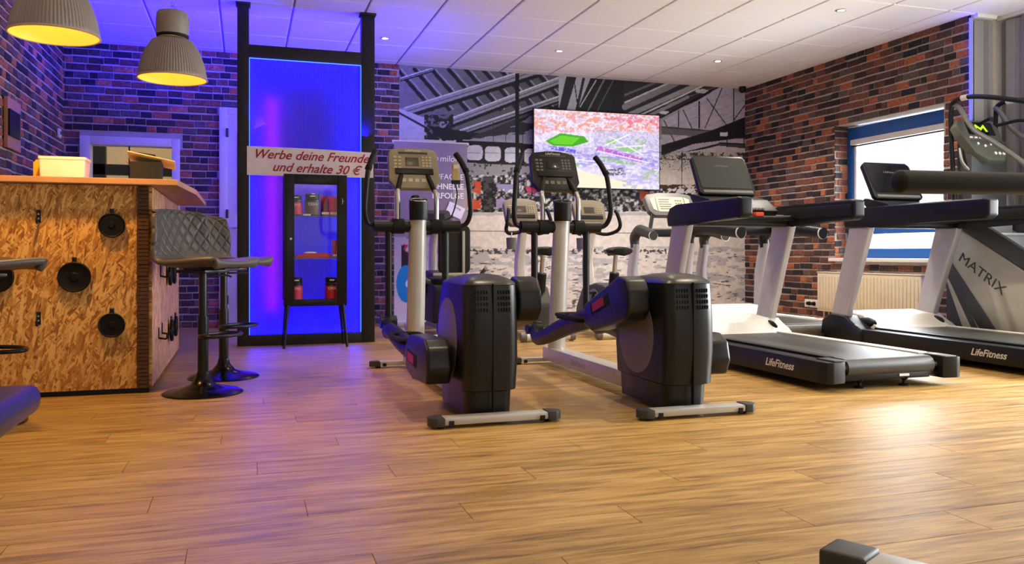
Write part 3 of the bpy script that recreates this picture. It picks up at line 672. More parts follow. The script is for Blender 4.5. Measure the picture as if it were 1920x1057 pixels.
# ------------------------------------------------------------------ OSB bar counter
def osb_material():
    m = bpy.data.materials.new('osb_board'); m.use_nodes = True; nt = m.node_tree; b = nt.nodes['Principled BSDF']; N = nt.nodes.new; L = nt.links.new
    g = N('ShaderNodeTexCoord'); prev = None
    cols = []
    for k, (sx, sz, ang) in enumerate(((15, 90, .3), (19, 105, .75), (19, 105, -.75), (16, 90, -.2))):
        mp = N('ShaderNodeMapping'); mp.inputs['Rotation'].default_value = (0, ang, 0); L(g.outputs['Object'], mp.inputs[0])
        mq = N('ShaderNodeMapping'); mq.inputs['Scale'].default_value = (sz, 1, sx); mq.inputs['Location'].default_value = (k*3.3, 0, k*1.7); L(mp.outputs[0], mq.inputs[0])
        dn = N('ShaderNodeTexNoise'); dn.inputs['Scale'].default_value = .8; dn.noise_dimensions = '3D'; L(mq.outputs[0], dn.inputs[0])
        v = N('ShaderNodeTexVoronoi'); v.inputs['Scale'].default_value = 1.; v.inputs['Randomness'].default_value = 1; v.feature = 'F1'
        sep = N('ShaderNodeVectorMath'); sep.operation = 'MULTIPLY'; sep.inputs[1].default_value = (1, 0, 1); L(mq.outputs[0], sep.inputs[0]); L(sep.outputs[0], v.inputs['Vector'])
        sx_ = N('ShaderNodeSeparateColor'); L(v.outputs['Color'], sx_.inputs[0]); cols.append(sx_)
    mix = N('ShaderNodeMath'); mix.operation = 'MAXIMUM'; L(cols[0].outputs[0], mix.inputs[0]); L(cols[1].outputs[0], mix.inputs[1])
    # choose between layers by the green channel of the others
    gt = N('ShaderNodeMath'); gt.operation = 'GREATER_THAN'; gt.inputs[1].default_value = .5; L(cols[2].outputs[1], gt.inputs[0])
    gt2 = N('ShaderNodeMath'); gt2.operation = 'GREATER_THAN'; gt2.inputs[1].default_value = .55; L(cols[3].outputs[1], gt2.inputs[0])
    gt3 = N('ShaderNodeMath'); gt3.operation = 'GREATER_THAN'; gt3.inputs[1].default_value = .5; L(cols[1].outputs[1], gt3.inputs[0])
    def sw(f_, a, b_):
        x = N('ShaderNodeMix'); L(f_, x.inputs[0]); L(a, x.inputs[2]); L(b_, x.inputs[3]); return x.outputs[0]
    s1 = sw(gt3.outputs[0], cols[0].outputs[0], cols[1].outputs[0]); s2 = sw(gt.outputs[0], s1, cols[2].outputs[0]); s3 = sw(gt2.outputs[0], s2, cols[3].outputs[0])
    fn = N('ShaderNodeTexNoise'); fn.inputs['Scale'].default_value = 60; fn.inputs['Detail'].default_value = 5; L(g.outputs['Object'], fn.inputs[0])
    ad = N('ShaderNodeMath'); ad.operation = 'MULTIPLY_ADD'; ad.inputs[1].default_value = .35; L(fn.outputs['Fac'], ad.inputs[0]); L(s3, ad.inputs[2])
    cr = N('ShaderNodeValToRGB'); e = cr.color_ramp.elements; e[0].position = .05; e[0].color = (*hexc('5c3814'), 1); e[1].position = 1.; e[1].color = (*hexc('dcae66'), 1)
    q = e.new(.35); q.color = (*hexc('a06a28'), 1); q = e.new(.7); q.color = (*hexc('bd8a3e'), 1); L(ad.outputs[0], cr.inputs[0])
    L(cr.outputs[0], b.inputs['Base Color']); b.inputs['Roughness'].default_value = .62
    bp = N('ShaderNodeBump'); bp.inputs['Strength'].default_value = .35; bp.inputs['Distance'].default_value = .003; L(s3, bp.inputs['Height']); L(bp.outputs[0], b.inputs['Normal'])
    return m
OSB = osb_material()
ct = thing('bar_counter', 'chipboard clad bar counter with black pans hung on its front', 'counter', (-1.1, 5.5, 0))
ox, oy = -1.1, 5.5
B().bb(XL+.02-ox, -.57-ox, 5.03-oy, 5.05-oy, .03, 1.155).obj('front_panel', OSB, ct)
# side panel faces +x; built facing -y and turned so the flakes lie in its plane
B().bb(0, 1.98, 0, .02, .03, 1.155).obj('side_panel', OSB, ct, loc=(-.50-ox, 5.05-oy, 0), rot=(0, 0, math.pi/2))
B().bb(XL+.04-ox, -.53-ox, 5.07-oy, 5.10-oy, .0, 1.15).bb(-.56-ox, -.53-ox, 5.1-oy, 6.98-oy, 0, 1.15).obj('inner_frame', mat('raw_timber', '7a5a34', .7), ct)
ed = B()                                                     # scorched corner post of stacked board edges
for k in range(52):
    zz = .03+k*.0216; ed.bb(-.575-ox+random.uniform(-.002, .001), -.515-ox, 5.022-oy-random.uniform(0, .004), 5.05-oy, zz, zz+.0185)
ed.obj('corner_post', mat('scorched_board_edge', '4a2e18', .8, var=.75, scale=40, bump=.6, bscale=60), ct, smooth=False)
B().bb(XL+.02-ox, -.515-ox, 5.05-oy, 5.07-oy, .0, .03).obj('plinth', BLACK, ct)
TOPW = mat('counter_top_board', 'b98a5e', .5, var=.25, scale=6, bump=.1)
B().prism([(XL+.02-ox, 4.94-oy), (-.36-ox, 4.94-oy), (-.30-ox, 5.72-oy), (-.30-ox, 7.0-oy), (-.72-ox, 7.0-oy), (-.72-ox, 5.6-oy), (XL+.02-ox, 5.6-oy)], 1.158, 1.19, 'z', .003).obj('worktop', TOPW, ct, smooth=False)
B().bb(XL+.03-ox, -.62-ox, 5.05-oy, 5.58-oy, .6, .62).bb(-.9-ox, -.58-ox, 5.6-oy, 6.9-oy, .6, .62).obj('inner_shelf', TOPW, ct)

# hooks and black pans on the counter
CAST = mat('black_cast_iron', '0a0a0b', .55, bump=.25, bscale=140, spec=.2)
def hook_parts(t_):
    B().bb(-.011, .011, -.006, 0, -.035, .035, .002).obj('plate', BLKMETAL, t_)
    B().tube([(0, -.003, -.03), (0, -.045, -.035), (0, -.05, -.01)], .006, 8).obj('prong', BLKMETAL, t_)
    for z in (.012, -.012): B().cyl((0, -.005, z), (0, -.009, z), .005, n=10).obj('screw', STEEL, t_)
def disc_parts(t_, r):
    B().lathe([(r*.1, -.012), (r*.96, -.012), (r, -.018), (r, -.026), (r*.93, -.031), (r*.86, -.027), (r*.3, -.026), (r*.22, -.034), (.001, -.034)], 40, axis='y').obj('pan_body', CAST, t_)
    B().bb(-.012, .012, -.02, -.012, r*.9, r+.024, .003).cyl((0, -.02, r+.012), (0, -.024, r+.012), .006, n=10).obj('hanging_tab', BLKMETAL, t_)
for x, z, w_ in ((-1.061, .98, 'upper'), (-1.061, .43, 'lower')):
    t_ = thing('wall_hook', f'empty black coat hook, {w_} one on the counter front', 'hook', (x, 5.03, z), group='hooks on the bar counter'); hook_parts(t_)
for x, z, r, lb in ((-.70, .935, .068, 'small black round pan near the top right of the counter front'), (-.885, .652, .083, 'large black round pan in the middle of the counter front'),
                    (-.70, .385, .068, 'small black round pan low on the counter front, right'), (-1.255, .655, .083, 'black round pan cut by the left picture edge on the counter front')):
    t_ = thing('round_pan', lb, 'pan', (x, 5.03, z), group='black pans hung on the bar counter'); disc_parts(t_, r)
for y_, z, r, lb in ((5.98, .64, .075, 'upper black pan nearest the corner on the counter side'), (6.32, .64, .075, 'upper black pan far along the counter side'), (6.1, .255, .075, 'lower black pan nearest the corner on the counter side'), (6.45, .255, .075, 'lower black pan far along the counter side')):
    t_ = thing('round_pan', lb, 'pan', (-.50, y_, z), math.pi/2, 'black pans hung on the bar counter'); disc_parts(t_, r)
for y_, z, lb in ((5.52, .67, 'upper black hook on the pink lit counter side'), (5.40, .30, 'lower black hook nearest the corner on the counter side'), (5.62, .31, 'lower black hook second from the corner on the counter side')):
    t_ = thing('wall_hook', lb, 'hook', (-.50, y_, z), math.pi/2, 'hooks on the bar counter'); hook_parts(t_)

# things on the counter
bn = thing('storage_bin', 'white rectangular plastic bin standing on the bar counter', 'bin', (-.975, 5.25, 1.191))
rings = [[(x*s_, y*s_, z) for x, y in rrect(-.118, .118, -.09, .09, .012)] for z, s_ in ((0, .94), (.115, .985), (.115, 1.02), (.13, 1.02), (.13, .96), (.02, .9))]
B().loft(rings).obj('tub', mat('white_plastic_bin', 'e8d9d0', .5), bn)
yb = thing('yellow_carton', 'small yellow carton half hidden left of the white bin', 'carton', (-1.115, 5.32, 1.191)); B().bb(-.025, .025, -.05, .05, 0, .105, .003).obj('box', mat('yellow_card', 'e8a818', .6), yb); B().prism([(-.05, .105), (.05, .105), (0, .125)], -.02, .02, 'x').obj('flap', mat('yellow_card', 'e8a818', .6), yb)
kb = thing('card_box', 'open black cardboard box on the bar counter with cream lid flaps', 'box', (-.545, 5.22, 1.191))
rings = [[(x*s_, y*s_, z) for x, y in rrect(-.085, .085, -.07, .07, .006)] for z, s_ in ((0, .93), (.115, 1), (.115, .96), (.01, .9))]
B().loft(rings).obj('tray', mat('black_card', '101012', .6), kb)
B().box((.03, -.01, .128), (.255, .16, .004), 0, Matrix.Rotation(.20, 3, 'Y') @ Matrix.Rotation(-.22, 3, 'X')).obj('cream_flap', mat('cream_card', 'e9dcae', .6), kb, smooth=False)
B().box((-.105, -.02, .115), (.05, .1, .003), 0, Matrix.Rotation(.9, 3, 'Y')).obj('brown_flap', mat('brown_card', '9a6a3a', .7), kb, smooth=False)
B().box((-.02, .06, .165), (.12, .05, .022), .003, Matrix.Rotation(.12, 3, 'Y')).obj('dark_packet', mat('black_card', '101012', .6), kb)
yc = thing('candle_cup', 'tiny orange tealight cup at the back of the counter', 'candle', (-1.53, 5.55, 1.191)); B().lathe([(.018, 0), (.022, .03), (.019, .03), (.017, .02), (.001, .02)], 20).obj('cup', mat('amber_glass', 'e8902a', .3, emit='ff9020', estr=.6), yc)
# board and switch on the left wall
wbd = thing('wooden_board', 'pale wooden board with a black frame on the left brick wall', 'board', (XL, 7.25, 1.76)); B().bb(.012, .04, -.25, .12, -.19, .19, .003).obj('board', mat('pink_wood', 'b07a62', .6), wbd); B().bb(.04, .055, -.25, .05, -.1, .1, .003).obj('frame', BLACK, wbd)
sw_ = thing('thermostat', 'small white thermostat on the left brick wall near the corner', 'thermostat', (XL, 8.87, 1.93)); B().bb(.012, .035, -.05, .05, -.045, .045, .008).obj('case', WHITE, sw_); B().bb(.035, .038, -.025, .025, -.01, .02).obj('display', LCD, sw_)
# things seen in the next room through the interior window
sl = thing('dark_shelf', 'dark cross shaped shelving seen through the interior window', 'shelving', (-1.5, YB+1.2, 0))
B().bb(-.28, -.02, 0, .1, .0, 2.3).bb(-.9, 1.2, 0, .1, 1.68, 1.8).bb(.75, 1.6, 0, .1, 1.60, 1.76).obj('boards', BLACK, sl)
area_light('next_room_lamp', (-1.0, YB+.7, 2.55), (-1.2, YB+1.9, 1.2), .9, .3, 16, (1, .8, .55))

# ------------------------------------------------------------------ pendant lamps
LAMPG = mat('lamp_grey_alu', '9a938c', .4, .3); 
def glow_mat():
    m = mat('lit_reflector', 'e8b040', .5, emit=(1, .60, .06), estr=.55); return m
def pendant(loc, label, pw_):
    t_ = thing('pendant_lamp', label, 'lamp', loc, group='pendant lamps over the bar')
    R0 = .203; prof = [(.085, .255), (.12, .235), (.16, .17), (.187, .09), (.2, .02), (R0, 0)]
    n = 150; rings = []
    for i, (r, z) in enumerate(prof):
        rings.append([((r+(.0034 if k % 2 else 0)*(i not in (0, 5)))*math.cos(2*math.pi*k/n), (r+(.0034 if k % 2 else 0)*(i not in (0, 5)))*math.sin(2*math.pi*k/n), z) for k in range(n)])
    B().loft(rings, cap=False).obj('shade', LAMPG, t_, ang=12)
    B().lathe([(R0, -.004), (R0+.008, 0), (R0+.004, .008), (R0-.004, .004), (R0, -.004)], 64, cap=False).obj('rim', mat('lamp_rim', 'c8b8a0', .35, .4), t_)
    B().lathe([(r-.004, z) for r, z in reversed(prof)], 64, cap=False).obj('reflector', glow_mat(), t_)
    B().lathe([(.02, .26), (.09, .258), (.096, .262), (.096, .275)], 32, cap=False).obj('collar', BLACK, t_)
    b = B().lathe([(.02, .274), (.098, .275), (.098, .36), (.094, .41), (.085, .42), (.001, .42)], 40); b.bb(.07, .1, -.02, .02, .34, .385, .003); b.obj('gear_housing', LAMPG, t_)
    B().sphere((0, 0, .13), .045).obj('bulb', mat('warm_bulb', 'fff0c8', .4, emit=(1, .72, .3), estr=14), t_)
    B().tube([(0, 0, .42), (.02, 0, .44), (0, 0, .46), (-.02, 0, .44), (0, 0, .42)], .004, 8).obj('eye_bolt', STEEL, t_)
    ch = B(); z = .455
    while loc[2]+z < ZC-.02:
        a = (int(round((z-.455)/.026)) % 2)*math.pi/2; pts = []
        for k in range(9):
            q = 2*math.pi*k/8; pts.append((.008*math.cos(q)*math.cos(a), .008*math.cos(q)*math.sin(a), z+.013+.018*math.sin(q)))
        ch.tube(pts, .0025, 6, sub=2, cap=False); z += .026
    ch.obj('chain', STEEL, t_)['kind'] = 'stuff'
    l = bpy.data.lights.new('pendant_bulb', 'SPOT'); l.energy = pw_; l.color = (1, .52, .13); l.shadow_soft_size = .05; l.spot_size = math.radians(130); l.spot_blend = .5
    lo = bpy.data.objects.new('pendant_bulb', l); scene.collection.objects.link(lo); lo.location = (loc[0], loc[1], loc[2]+.07)
pendant((-.435, 5.6, 1.875), 'ribbed grey dome pendant hanging complete over the counter, right one', 27)
pendant((-.90, 4.6, 1.86), 'ribbed grey dome pendant cut by the top picture edge, left one', 78)

# ------------------------------------------------------------------ bar stools
def leather():
    m = bpy.data.materials.new('quilted_leather'); m.use_nodes = True; nt = m.node_tree; b = nt.nodes['Principled BSDF']; N = nt.nodes.new; L = nt.links.new
    at = N('ShaderNodeAttribute'); at.attribute_name = 'Col'; sp = N('ShaderNodeSeparateColor'); L(at.outputs['Color'], sp.inputs[0])
    def fr(op):
        a = N('ShaderNodeMath'); a.operation = op; L(sp.outputs[0], a.inputs[0]); L(sp.outputs[1], a.inputs[1])
        f_ = N('ShaderNodeMath'); f_.operation = 'MULTIPLY'; f_.inputs[1].default_value = 7; L(a.outputs[0], f_.inputs[0])
        p_ = N('ShaderNodeMath'); p_.operation = 'PINGPONG'; p_.inputs[1].default_value = .5; L(f_.outputs[0], p_.inputs[0]); return p_
    mn = N('ShaderNodeMath'); mn.operation = 'MINIMUM'; L(fr('ADD').outputs[0], mn.inputs[0]); L(fr('SUBTRACT').outputs[0], mn.inputs[1])
    mr = N('ShaderNodeMapRange'); mr.inputs[2].default_value = .22; L(mn.outputs[0], mr.inputs[0])
    ml = N('ShaderNodeMath'); ml.operation = 'MAXIMUM'; L(mr.outputs[0], ml.inputs[0]); L(sp.outputs[2], ml.inputs[1])
    bp = N('ShaderNodeBump'); bp.inputs['Strength'].default_value = .9; bp.inputs['Distance'].default_value = .006; L(ml.outputs[0], bp.inputs['Height']); L(bp.outputs[0], b.inputs['Normal'])
    b.inputs['Base Color'].default_value = (*hexc('4a4541'), 1); b.inputs['Roughness'].default_value = .48
    return m
LEATHER = leather()
def stool():
    t_ = thing('bar_stool', 'grey', 'stool', group='bar stools at the counter')
    prof = [(.225, .700, .17), (.245, .722, .185), (.225, .742, .195), (.12, .738, .212), (0, .728, .22), (-.10, .735, .222), (-.155, .765, .222), (-.185, .83, .218), (-.20, .92, .208), (-.215, 1.0, .195), (-.225, 1.035, .18)]
    P = catmull([(a, b_, c) for a, b_, c in prof], 3); nu = 15; bm = bmesh.new(); grid = []; cols = []
    for i, p in enumerate(P):
        s_ = i/(len(P)-1); row = []; back = max(0, min(1, (s_-.5)/.25)); seat = max(0, min(1, (.62-s_)/.2))*max(0, min(1, s_/.15))
        for k in range(nu):
            t2 = k/(nu-1)*2-1; e = abs(t2)**2.6
            x = p.x+back*.075*e; y_ = p.z*t2; z = p.y+seat*.025*e-(.02*e if s_ > .93 else 0)-(.012*e if s_ < .1 else 0)
            row.append(bm.verts.new((x, y_, z))); cols.append((s_*1.35, t2*.5+5, 0 if (s_ > .62 and s_ < .985) else 1, 1))
        grid.append(row)
    for a, c in zip(grid, grid[1:]):
        for k in range(nu-1): bm.faces.new((a[k], a[k+1], c[k+1], c[k]))
    for f_ in bm.faces: f_.smooth = True
    me = bpy.data.meshes.new('seat_shell'); bm.to_mesh(me); bm.free(); set_col(me, cols); me.materials.append(LEATHER)
    o = bpy.data.objects.new('seat_shell', me); scene.collection.objects.link(o); o.parent = t_
    md = o.modifiers.new('thickness', 'SOLIDIFY'); md.thickness = .034; md.offset = -1; o.modifiers.new('round', 'SUBSURF').render_levels = 1
    B().bb(-.1, .1, -.1, .1, .672, .690, .004).obj('seat_plate', BLKMETAL, t_)
    B().cyl((0, 0, .40), (0, 0, .68), .022).obj('piston', BLKMETAL, t_); B().cyl((0, 0, .05), (0, 0, .43), .029).obj('column', BLKMETAL, t_)
    B().lathe([(.215, 0), (.215, .006), (.2, .014), (.13, .028), (.07, .048), (.04, .085), (.031, .12)], 48).obj('base', mat('gloss_black_metal', '0d0d0f', .22, .5), t_)
    B().tube([(0.03, .0, .33), (.06, .10, .33), (.15, .13, .33), (.20, .06, .33), (.21, 0, .33), (.20, -.06, .33), (.15, -.13, .33), (.06, -.10, .33), (.03, 0, .33)], .010, 10).obj('footrest', BLKMETAL, t_)
    B().tube([(0, .02, .655), (.02, .16, .655), (.03, .2, .645)], .006, 8).obj('lift_lever', BLKMETAL, t_)
    return t_
s0 = stool(); s0.location = (-.225, 4.93, 0); s0.rotation_euler.z = math.radians(-38); s0['label'] = 'grey quilted bar stool nearest the camera at the counter corner'
s1 = copy_tree(s0); s1.location = (-.13, 5.52, 0); s1.rotation_euler.z = math.radians(-40); s1['label'] = 'grey bar stool mostly hidden behind the corner stool'
s2 = copy_tree(s0); s2.location = (-1.18, 4.35, 0); s2.rotation_euler.z = math.radians(35); s2['label'] = 'grey bar stool of which only the seat edge shows at the left edge'
# padded bench corner at the lower left
bp_ = thing('padded_bench', 'dark padded bench corner at the lower left picture edge', 'bench', (-.9, 1.75, 0))
B().box((.0, .0, .475), (.98, .46, .06), .028, Matrix.Rotation(-.0, 3, 'Z'), 4).obj('pad', mat('dark_vinyl', '241f2e', .35, bump=.15), bp_)
B().bb(-.35, .0, -.05, .05, .40, .445, .004).obj('frame', BLKMETAL, bp_)
for x_ in (-.3, -.05): B().cyl((x_, 0, 0), (x_, 0, .41), .03).bb(x_-.04, x_+.04, -.2, .2, 0, .04, .008).obj('leg', BLKMETAL, bp_)
# ------------------------------------------------------------------ ellipticals
def rot_panel(w, h, t, r, tilt, c, bev=.006):
    """rounded slab standing in x-z, its face to -y, leaning back by tilt, centred at c"""
    b = B().prism(rrect(-w/2, w/2, -h/2, h/2, r, 4), -t/2, t/2, 'y'); 
    b.xf(Matrix.Translation(c) @ Matrix.Rotation(-tilt, 4, 'X')); return b
def on_panel(c, tilt, t):
    """matrix from panel plane (x right, z up, y out of the face) to thing space"""
    return Matrix.Translation(c) @ Matrix.Rotation(-tilt, 4, 'X') @ Matrix.Translation((0, -t/2, 0))
def foot_tube(name, t_, y, half, d, z1, silver=SILVER):
    o = B().bb(-half+.07, half-.07, y-d/2, y+d/2, .016, z1, .008).obj(name, silver, t_)
    for s in (-1, 1):
        P = [(s*(half-.07), y-d/2-.003), (s*(half-.03), y-d/2-.003), (s*half, y-d*.2), (s*half, y+d*.2), (s*(half-.03), y+d/2+.003), (s*(half-.07), y+d/2+.003)]
        B().prism(P if s > 0 else P[::-1], .010, z1+.003, 'z', .006).obj('end_cap', DGREY, o)
        B().bb(s*(half-.10)-.012, s*(half-.10)+.012, y-d/2-.006, y-d/2+.01, .012, z1-.012, .002).obj('clip', BLACK, o)
        B().cyl((s*(half-.06), y, 0), (s*(half-.06), y, .018), .018, n=14).obj('levelling_foot', RUBBER, o)
    return o
def elliptical(loc, label, left_high, face, keys):
    t_ = thing('elliptical_trainer', label, 'elliptical', loc, group='elliptical trainers')
    foot_tube('rear_foot', t_, 0, .315, .085, .048); foot_tube('front_foot', t_, 2.03, .285, .06, .045)
    B().bb(-.06, .06, .6, 2.0, .035, .125, .008).obj('base_beam', SILVER, t_)
    for s in (-1,): text('lettering', 'LifeFitness', .06, mat('grey_print', '8a8690', .6), t_, basis((s*.0605, 1.35, .08), (0, -1, 0), (0, 0, 1)), .2, .0005)
    # housing: stacked horizontal sections, bulging to the rear
    def sec(z, yr, yf, w_):
        pts = []
        for k in range(9):                                     # rear arc from right to left
            a = math.pi*k/8; c, s = math.cos(a), math.sin(a)
            pts.append((w_*(abs(c)**.55)*(1 if c >= 0 else -1), yr+.075*(1-abs(s)**.7), z))
        pts += [(-w_, (yr+.075)*.4+yf*.6, z), (-w_*.96, yf-.02, z), (-w_*.8, yf, z), (w_*.8, yf, z), (w_*.96, yf-.02, z), (w_, (yr+.075)*.4+yf*.6, z)]
        return pts
    B().loft([sec(*q) for q in ((.02, .085, .62, .112), (.135, .075, .63, .114), (.145, .045, .64, .13), (.3, .03, .65, .134), (.45, .03, .63, .132), (.55, .036, .60, .13), (.632, .045, .545, .128))]).obj('housing', SATIN, t_, ang=50)
    B().loft([sec(*q) for q in ((.634, .043, .548, .130), (.645, .05, .52, .126), (.662, .08, .44, .105), (.677, .13, .34, .07), (.682, .18, .28, .03))]).obj('top_lid', mat('lid_satin', '2b2b29', .34, bump=.05), t_, ang=50)
    B().bb(-.0015, .0015, .026, .05, .05, .64).obj('seam', RUBBER, t_)
    v = B()
    for s in (-1, 1):
        for r in range(4):
            for k in range(5):
                x = s*(.028+k*.0135); c_ = (abs(x)/.1285)**(1/.55); yy = .041+.075*(1-(1-c_*c_)**.35)
                v.box((x, yy-.0022*r+.003, .60-r*.027), (.006, .014, .018), .002)
    v.obj('vent_slots', RUBBER, t_)['kind'] = 'stuff'
    for s in (-1, 1):
        B().lathe([(.001, s*.139), (.17, s*.139), (.198, s*.134), (.2, s*.125)], 48, (0, .385, .362), 'x').obj('crank_disc', mat('disc_grey', '6e686a', .4), t_)
        high = left_high if s < 0 else not left_high
        P = [(.72, .50), (.28, .668), (.20, .655), (.16, .60), (.155, .50), (.20, .45), (.62, .36), (.72, .385)] if high else [(.72, .30), (.60, .365), (.24, .372), (.17, .335), (.145, .24), (.18, .165), (.50, .15), (.70, .175)]
        pod = B().prism(P, s*.165, s*.285, 'x', .018, 3).obj('pedal_pod', SATIN, t_)
        cy, cz = ((.50, .51) if high else (.52, .25)); sl = .3 if high else .05
        rm = Matrix.Rotation(-sl if high else sl, 3, 'X')
        st_ = B().box((s*.2855, cy, cz), (.003, .24, .06), .0, rm).obj('recess', RUBBER, pod); B().box((s*.288, cy+.02, cz), (.002, .15, .045), 0, rm).obj('sticker', REDST, pod)
        pz = .275 if high else .33; py_ = 1.80
        zf = .44 if high else .245
        B().tube([(s*.22, .66, zf), (s*.22, 1.1, zf*.55+pz*.4), (s*.225, 1.5, pz-.03), (s*.22, 1.68, pz-.055), (s*.20, 1.78, pz)], [.052, .05, .042, .034, .03], 10, flat=1.2).obj('pedal_arm', BLACK, t_)
        q = B(); zz = (zf*.62+pz*.36)+.055
        q.prism(rrect(s*.22-.085, s*.22+.085, .72, 1.12, .05), zz-.03, zz-.018, 'z'); ring = rrect(s*.22-.085, s*.22+.085, .72, 1.12, .05)
        q.tube([(x, y, zz-.008) for x, y in ring+[ring[0]]], .012, 6, smooth=False, cap=False)
        q.obj('foot_plate', RUBBER, t_)
        B().cyl((s*.14, py_, pz), (s*.245, py_, pz), .042).obj('pivot_joint', BLACK, t_)
        B().tube([(s*.19, 1.80, pz+.02), (s*.19, 1.80, .95)], .023, 12, smooth=False).obj('swing_tube', BLACK, t_)
        B().tube([(s*.265, 1.80, .955), (s*.33, 1.78, .98), (s*.352, 1.75, 1.06), (s*.345, 1.75, 1.18), (s*.335, 1.76, 1.28), (s*.325, 1.77, 1.34)], .0165, 12).obj('moving_handlebar', BLACK, t_)
        B().tube([(s*.327, 1.77, 1.33), (s*.30, 1.80, 1.40), (s*.27, 1.83, 1.455)], .0195, 12).obj('hand_grip', FOAM, t_)
        B().cyl((s*.33, 1.765, 1.325), (s*.322, 1.773, 1.345), .022).obj('grip_collar', RUBBER, t_)
        B().tube([(s*.13, 1.80, .97), (s*.13, 1.80, 1.10), (s*.13, 1.81, 1.17), (s*.125, 1.83, 1.20)], .0165, 12).obj('fixed_handle', STEEL, t_)
        B().tube([(s*.126, 1.83, 1.195), (s*.105, 1.87, 1.26), (s*.085, 1.91, 1.32)], .0175, 12).obj('pulse_grip', FOAM, t_)
        B().cyl((s*.09, 1.80, .96), (s*.165, 1.80, .96), .05).obj('bar_collar', RUBBER, t_)
    B().cyl((-.29, 1.80, .96), (.29, 1.80, .96), .041).obj('cross_bar', BLACK, t_)
    rings = []
    for q in range(7):
        f_ = q/6; rings.append([(.062*math.cos(a)*(1-.08*f_), 1.88-.10*f_+.055*math.sin(a), .10+.90*f_) for a in [2*math.pi*k/24 for k in range(24)]])
    B().loft(rings).obj('column', SILVER, t_)
    cup = B().lathe([(.001, 1.005), (.058, 1.0), (.06, 1.01), (.062, 1.13), (.052, 1.13), (.05, 1.03), (.001, 1.03)], 28, (0, 1.76, 0)).obj('cup_holder', BLACK, t_)
    B().tube([(.06*math.cos(2*math.pi*k/20), 1.76+.06*math.sin(2*math.pi*k/20), 1.134+.012*math.sin(2*math.pi*k/20)) for k in range(21)], .005, 8, smooth=False, cap=False).obj('cup_rim', CHROME if keys else DGREY, cup)
    B().tube([(0, 1.80, .98), (0, 1.87, 1.16)], .03, 12, smooth=False).obj('console_neck', BLACK, t_)
    # console
    c, tl, th = (0, 1.93, 1.345), .38, .045; w_, h_ = .335, .29
    P = [(-w_/2+.02, h_/2), (-w_*.15, h_/2+.012), (w_*.15, h_/2+.012), (w_/2-.02, h_/2), (w_/2, h_/2-.025), (w_/2+.006, -h_/2+.06), (w_/2-.035, -h_/2), (-w_/2+.035, -h_/2), (-w_/2-.006, -h_/2+.06), (-w_/2, h_/2-.025)]
    con = B().prism(P, -th/2, th/2, 'y', .007).xf(Matrix.Translation(c) @ Matrix.Rotation(-tl, 4, 'X')).obj('console', face, t_); M = on_panel(c, tl, th)
    B().bb(-.055, .035, -.003, .001, .02, .085, .002).xf(M).obj('display', LCD if keys else SCREEN, con)
    B().bb(-.10, .10, -.0025, .001, .112, .126, .001).xf(M).obj('ventilation_slot', DGREY, con)
    B().bb(-.13, .13, -.012, .001, -.045, -.002, .004).xf(M).obj('reading_tray', BLACK, con)
    k_ = B()
    for r in range(4):
        for c2 in range(3): k_.bb(.058+c2*.024, .074+c2*.024, -.003, .001, .015+r*.022, .029+r*.022)
        for c2 in range(2): k_.bb(-.135+c2*.03, -.115+c2*.03, -.003, .001, .0+r*.026, .014+r*.026)
    for c2 in range(4): k_.bb(-.09+c2*.045, -.06+c2*.045, -.003, .001, -.10, -.075)
    k_.xf(M).obj('keypad', mat('key_cream', 'b8ae90', .5) if keys else GREYP, con)['kind'] = 'stuff'
    text('lettering', 'LifeFitness', .026, PRINTW, con, M @ basis((0, -.002, .137), (1, 0, 0), (0, 0, 1)), .2, .0004)
    return t_
E1 = elliptical((1.087, 3.62, 0), 'elliptical trainer with beige console, left of the two', False, TAUPE, True)
E2 = elliptical((2.06, 3.50, 0), 'elliptical trainer with black console, right of the two', True, SATIN, False)
ph = thing('handset_clip', 'beige handset clipped upright beside the beige console, trailing a black cable', 'handset', (1.375, 5.52, 1.30))
B().bb(-.028, .028, -.012, .012, -.02, .105, .012).obj('body', mat('handset_beige', 'c8b070', .45), ph); B().bb(-.03, .03, -.014, .014, -.045, -.018, .006).obj('holder', BLACK, ph); B().tube([(0, 0, -.045), (.01, 0, -.12), (-.005, 0, -.2), (-.03, 0, -.27)], .005, 8).obj('cable', BLACK, ph)
B().bb(-.018, .018, -.0145, -.011, .06, .09).obj('buttons', PRINTW, ph)
B().tube([(-.03, 0, -.27), (-.1, .0, -.30), (-.17, .0, -.30)], .006, 8).obj('bracket', BLACK, ph)

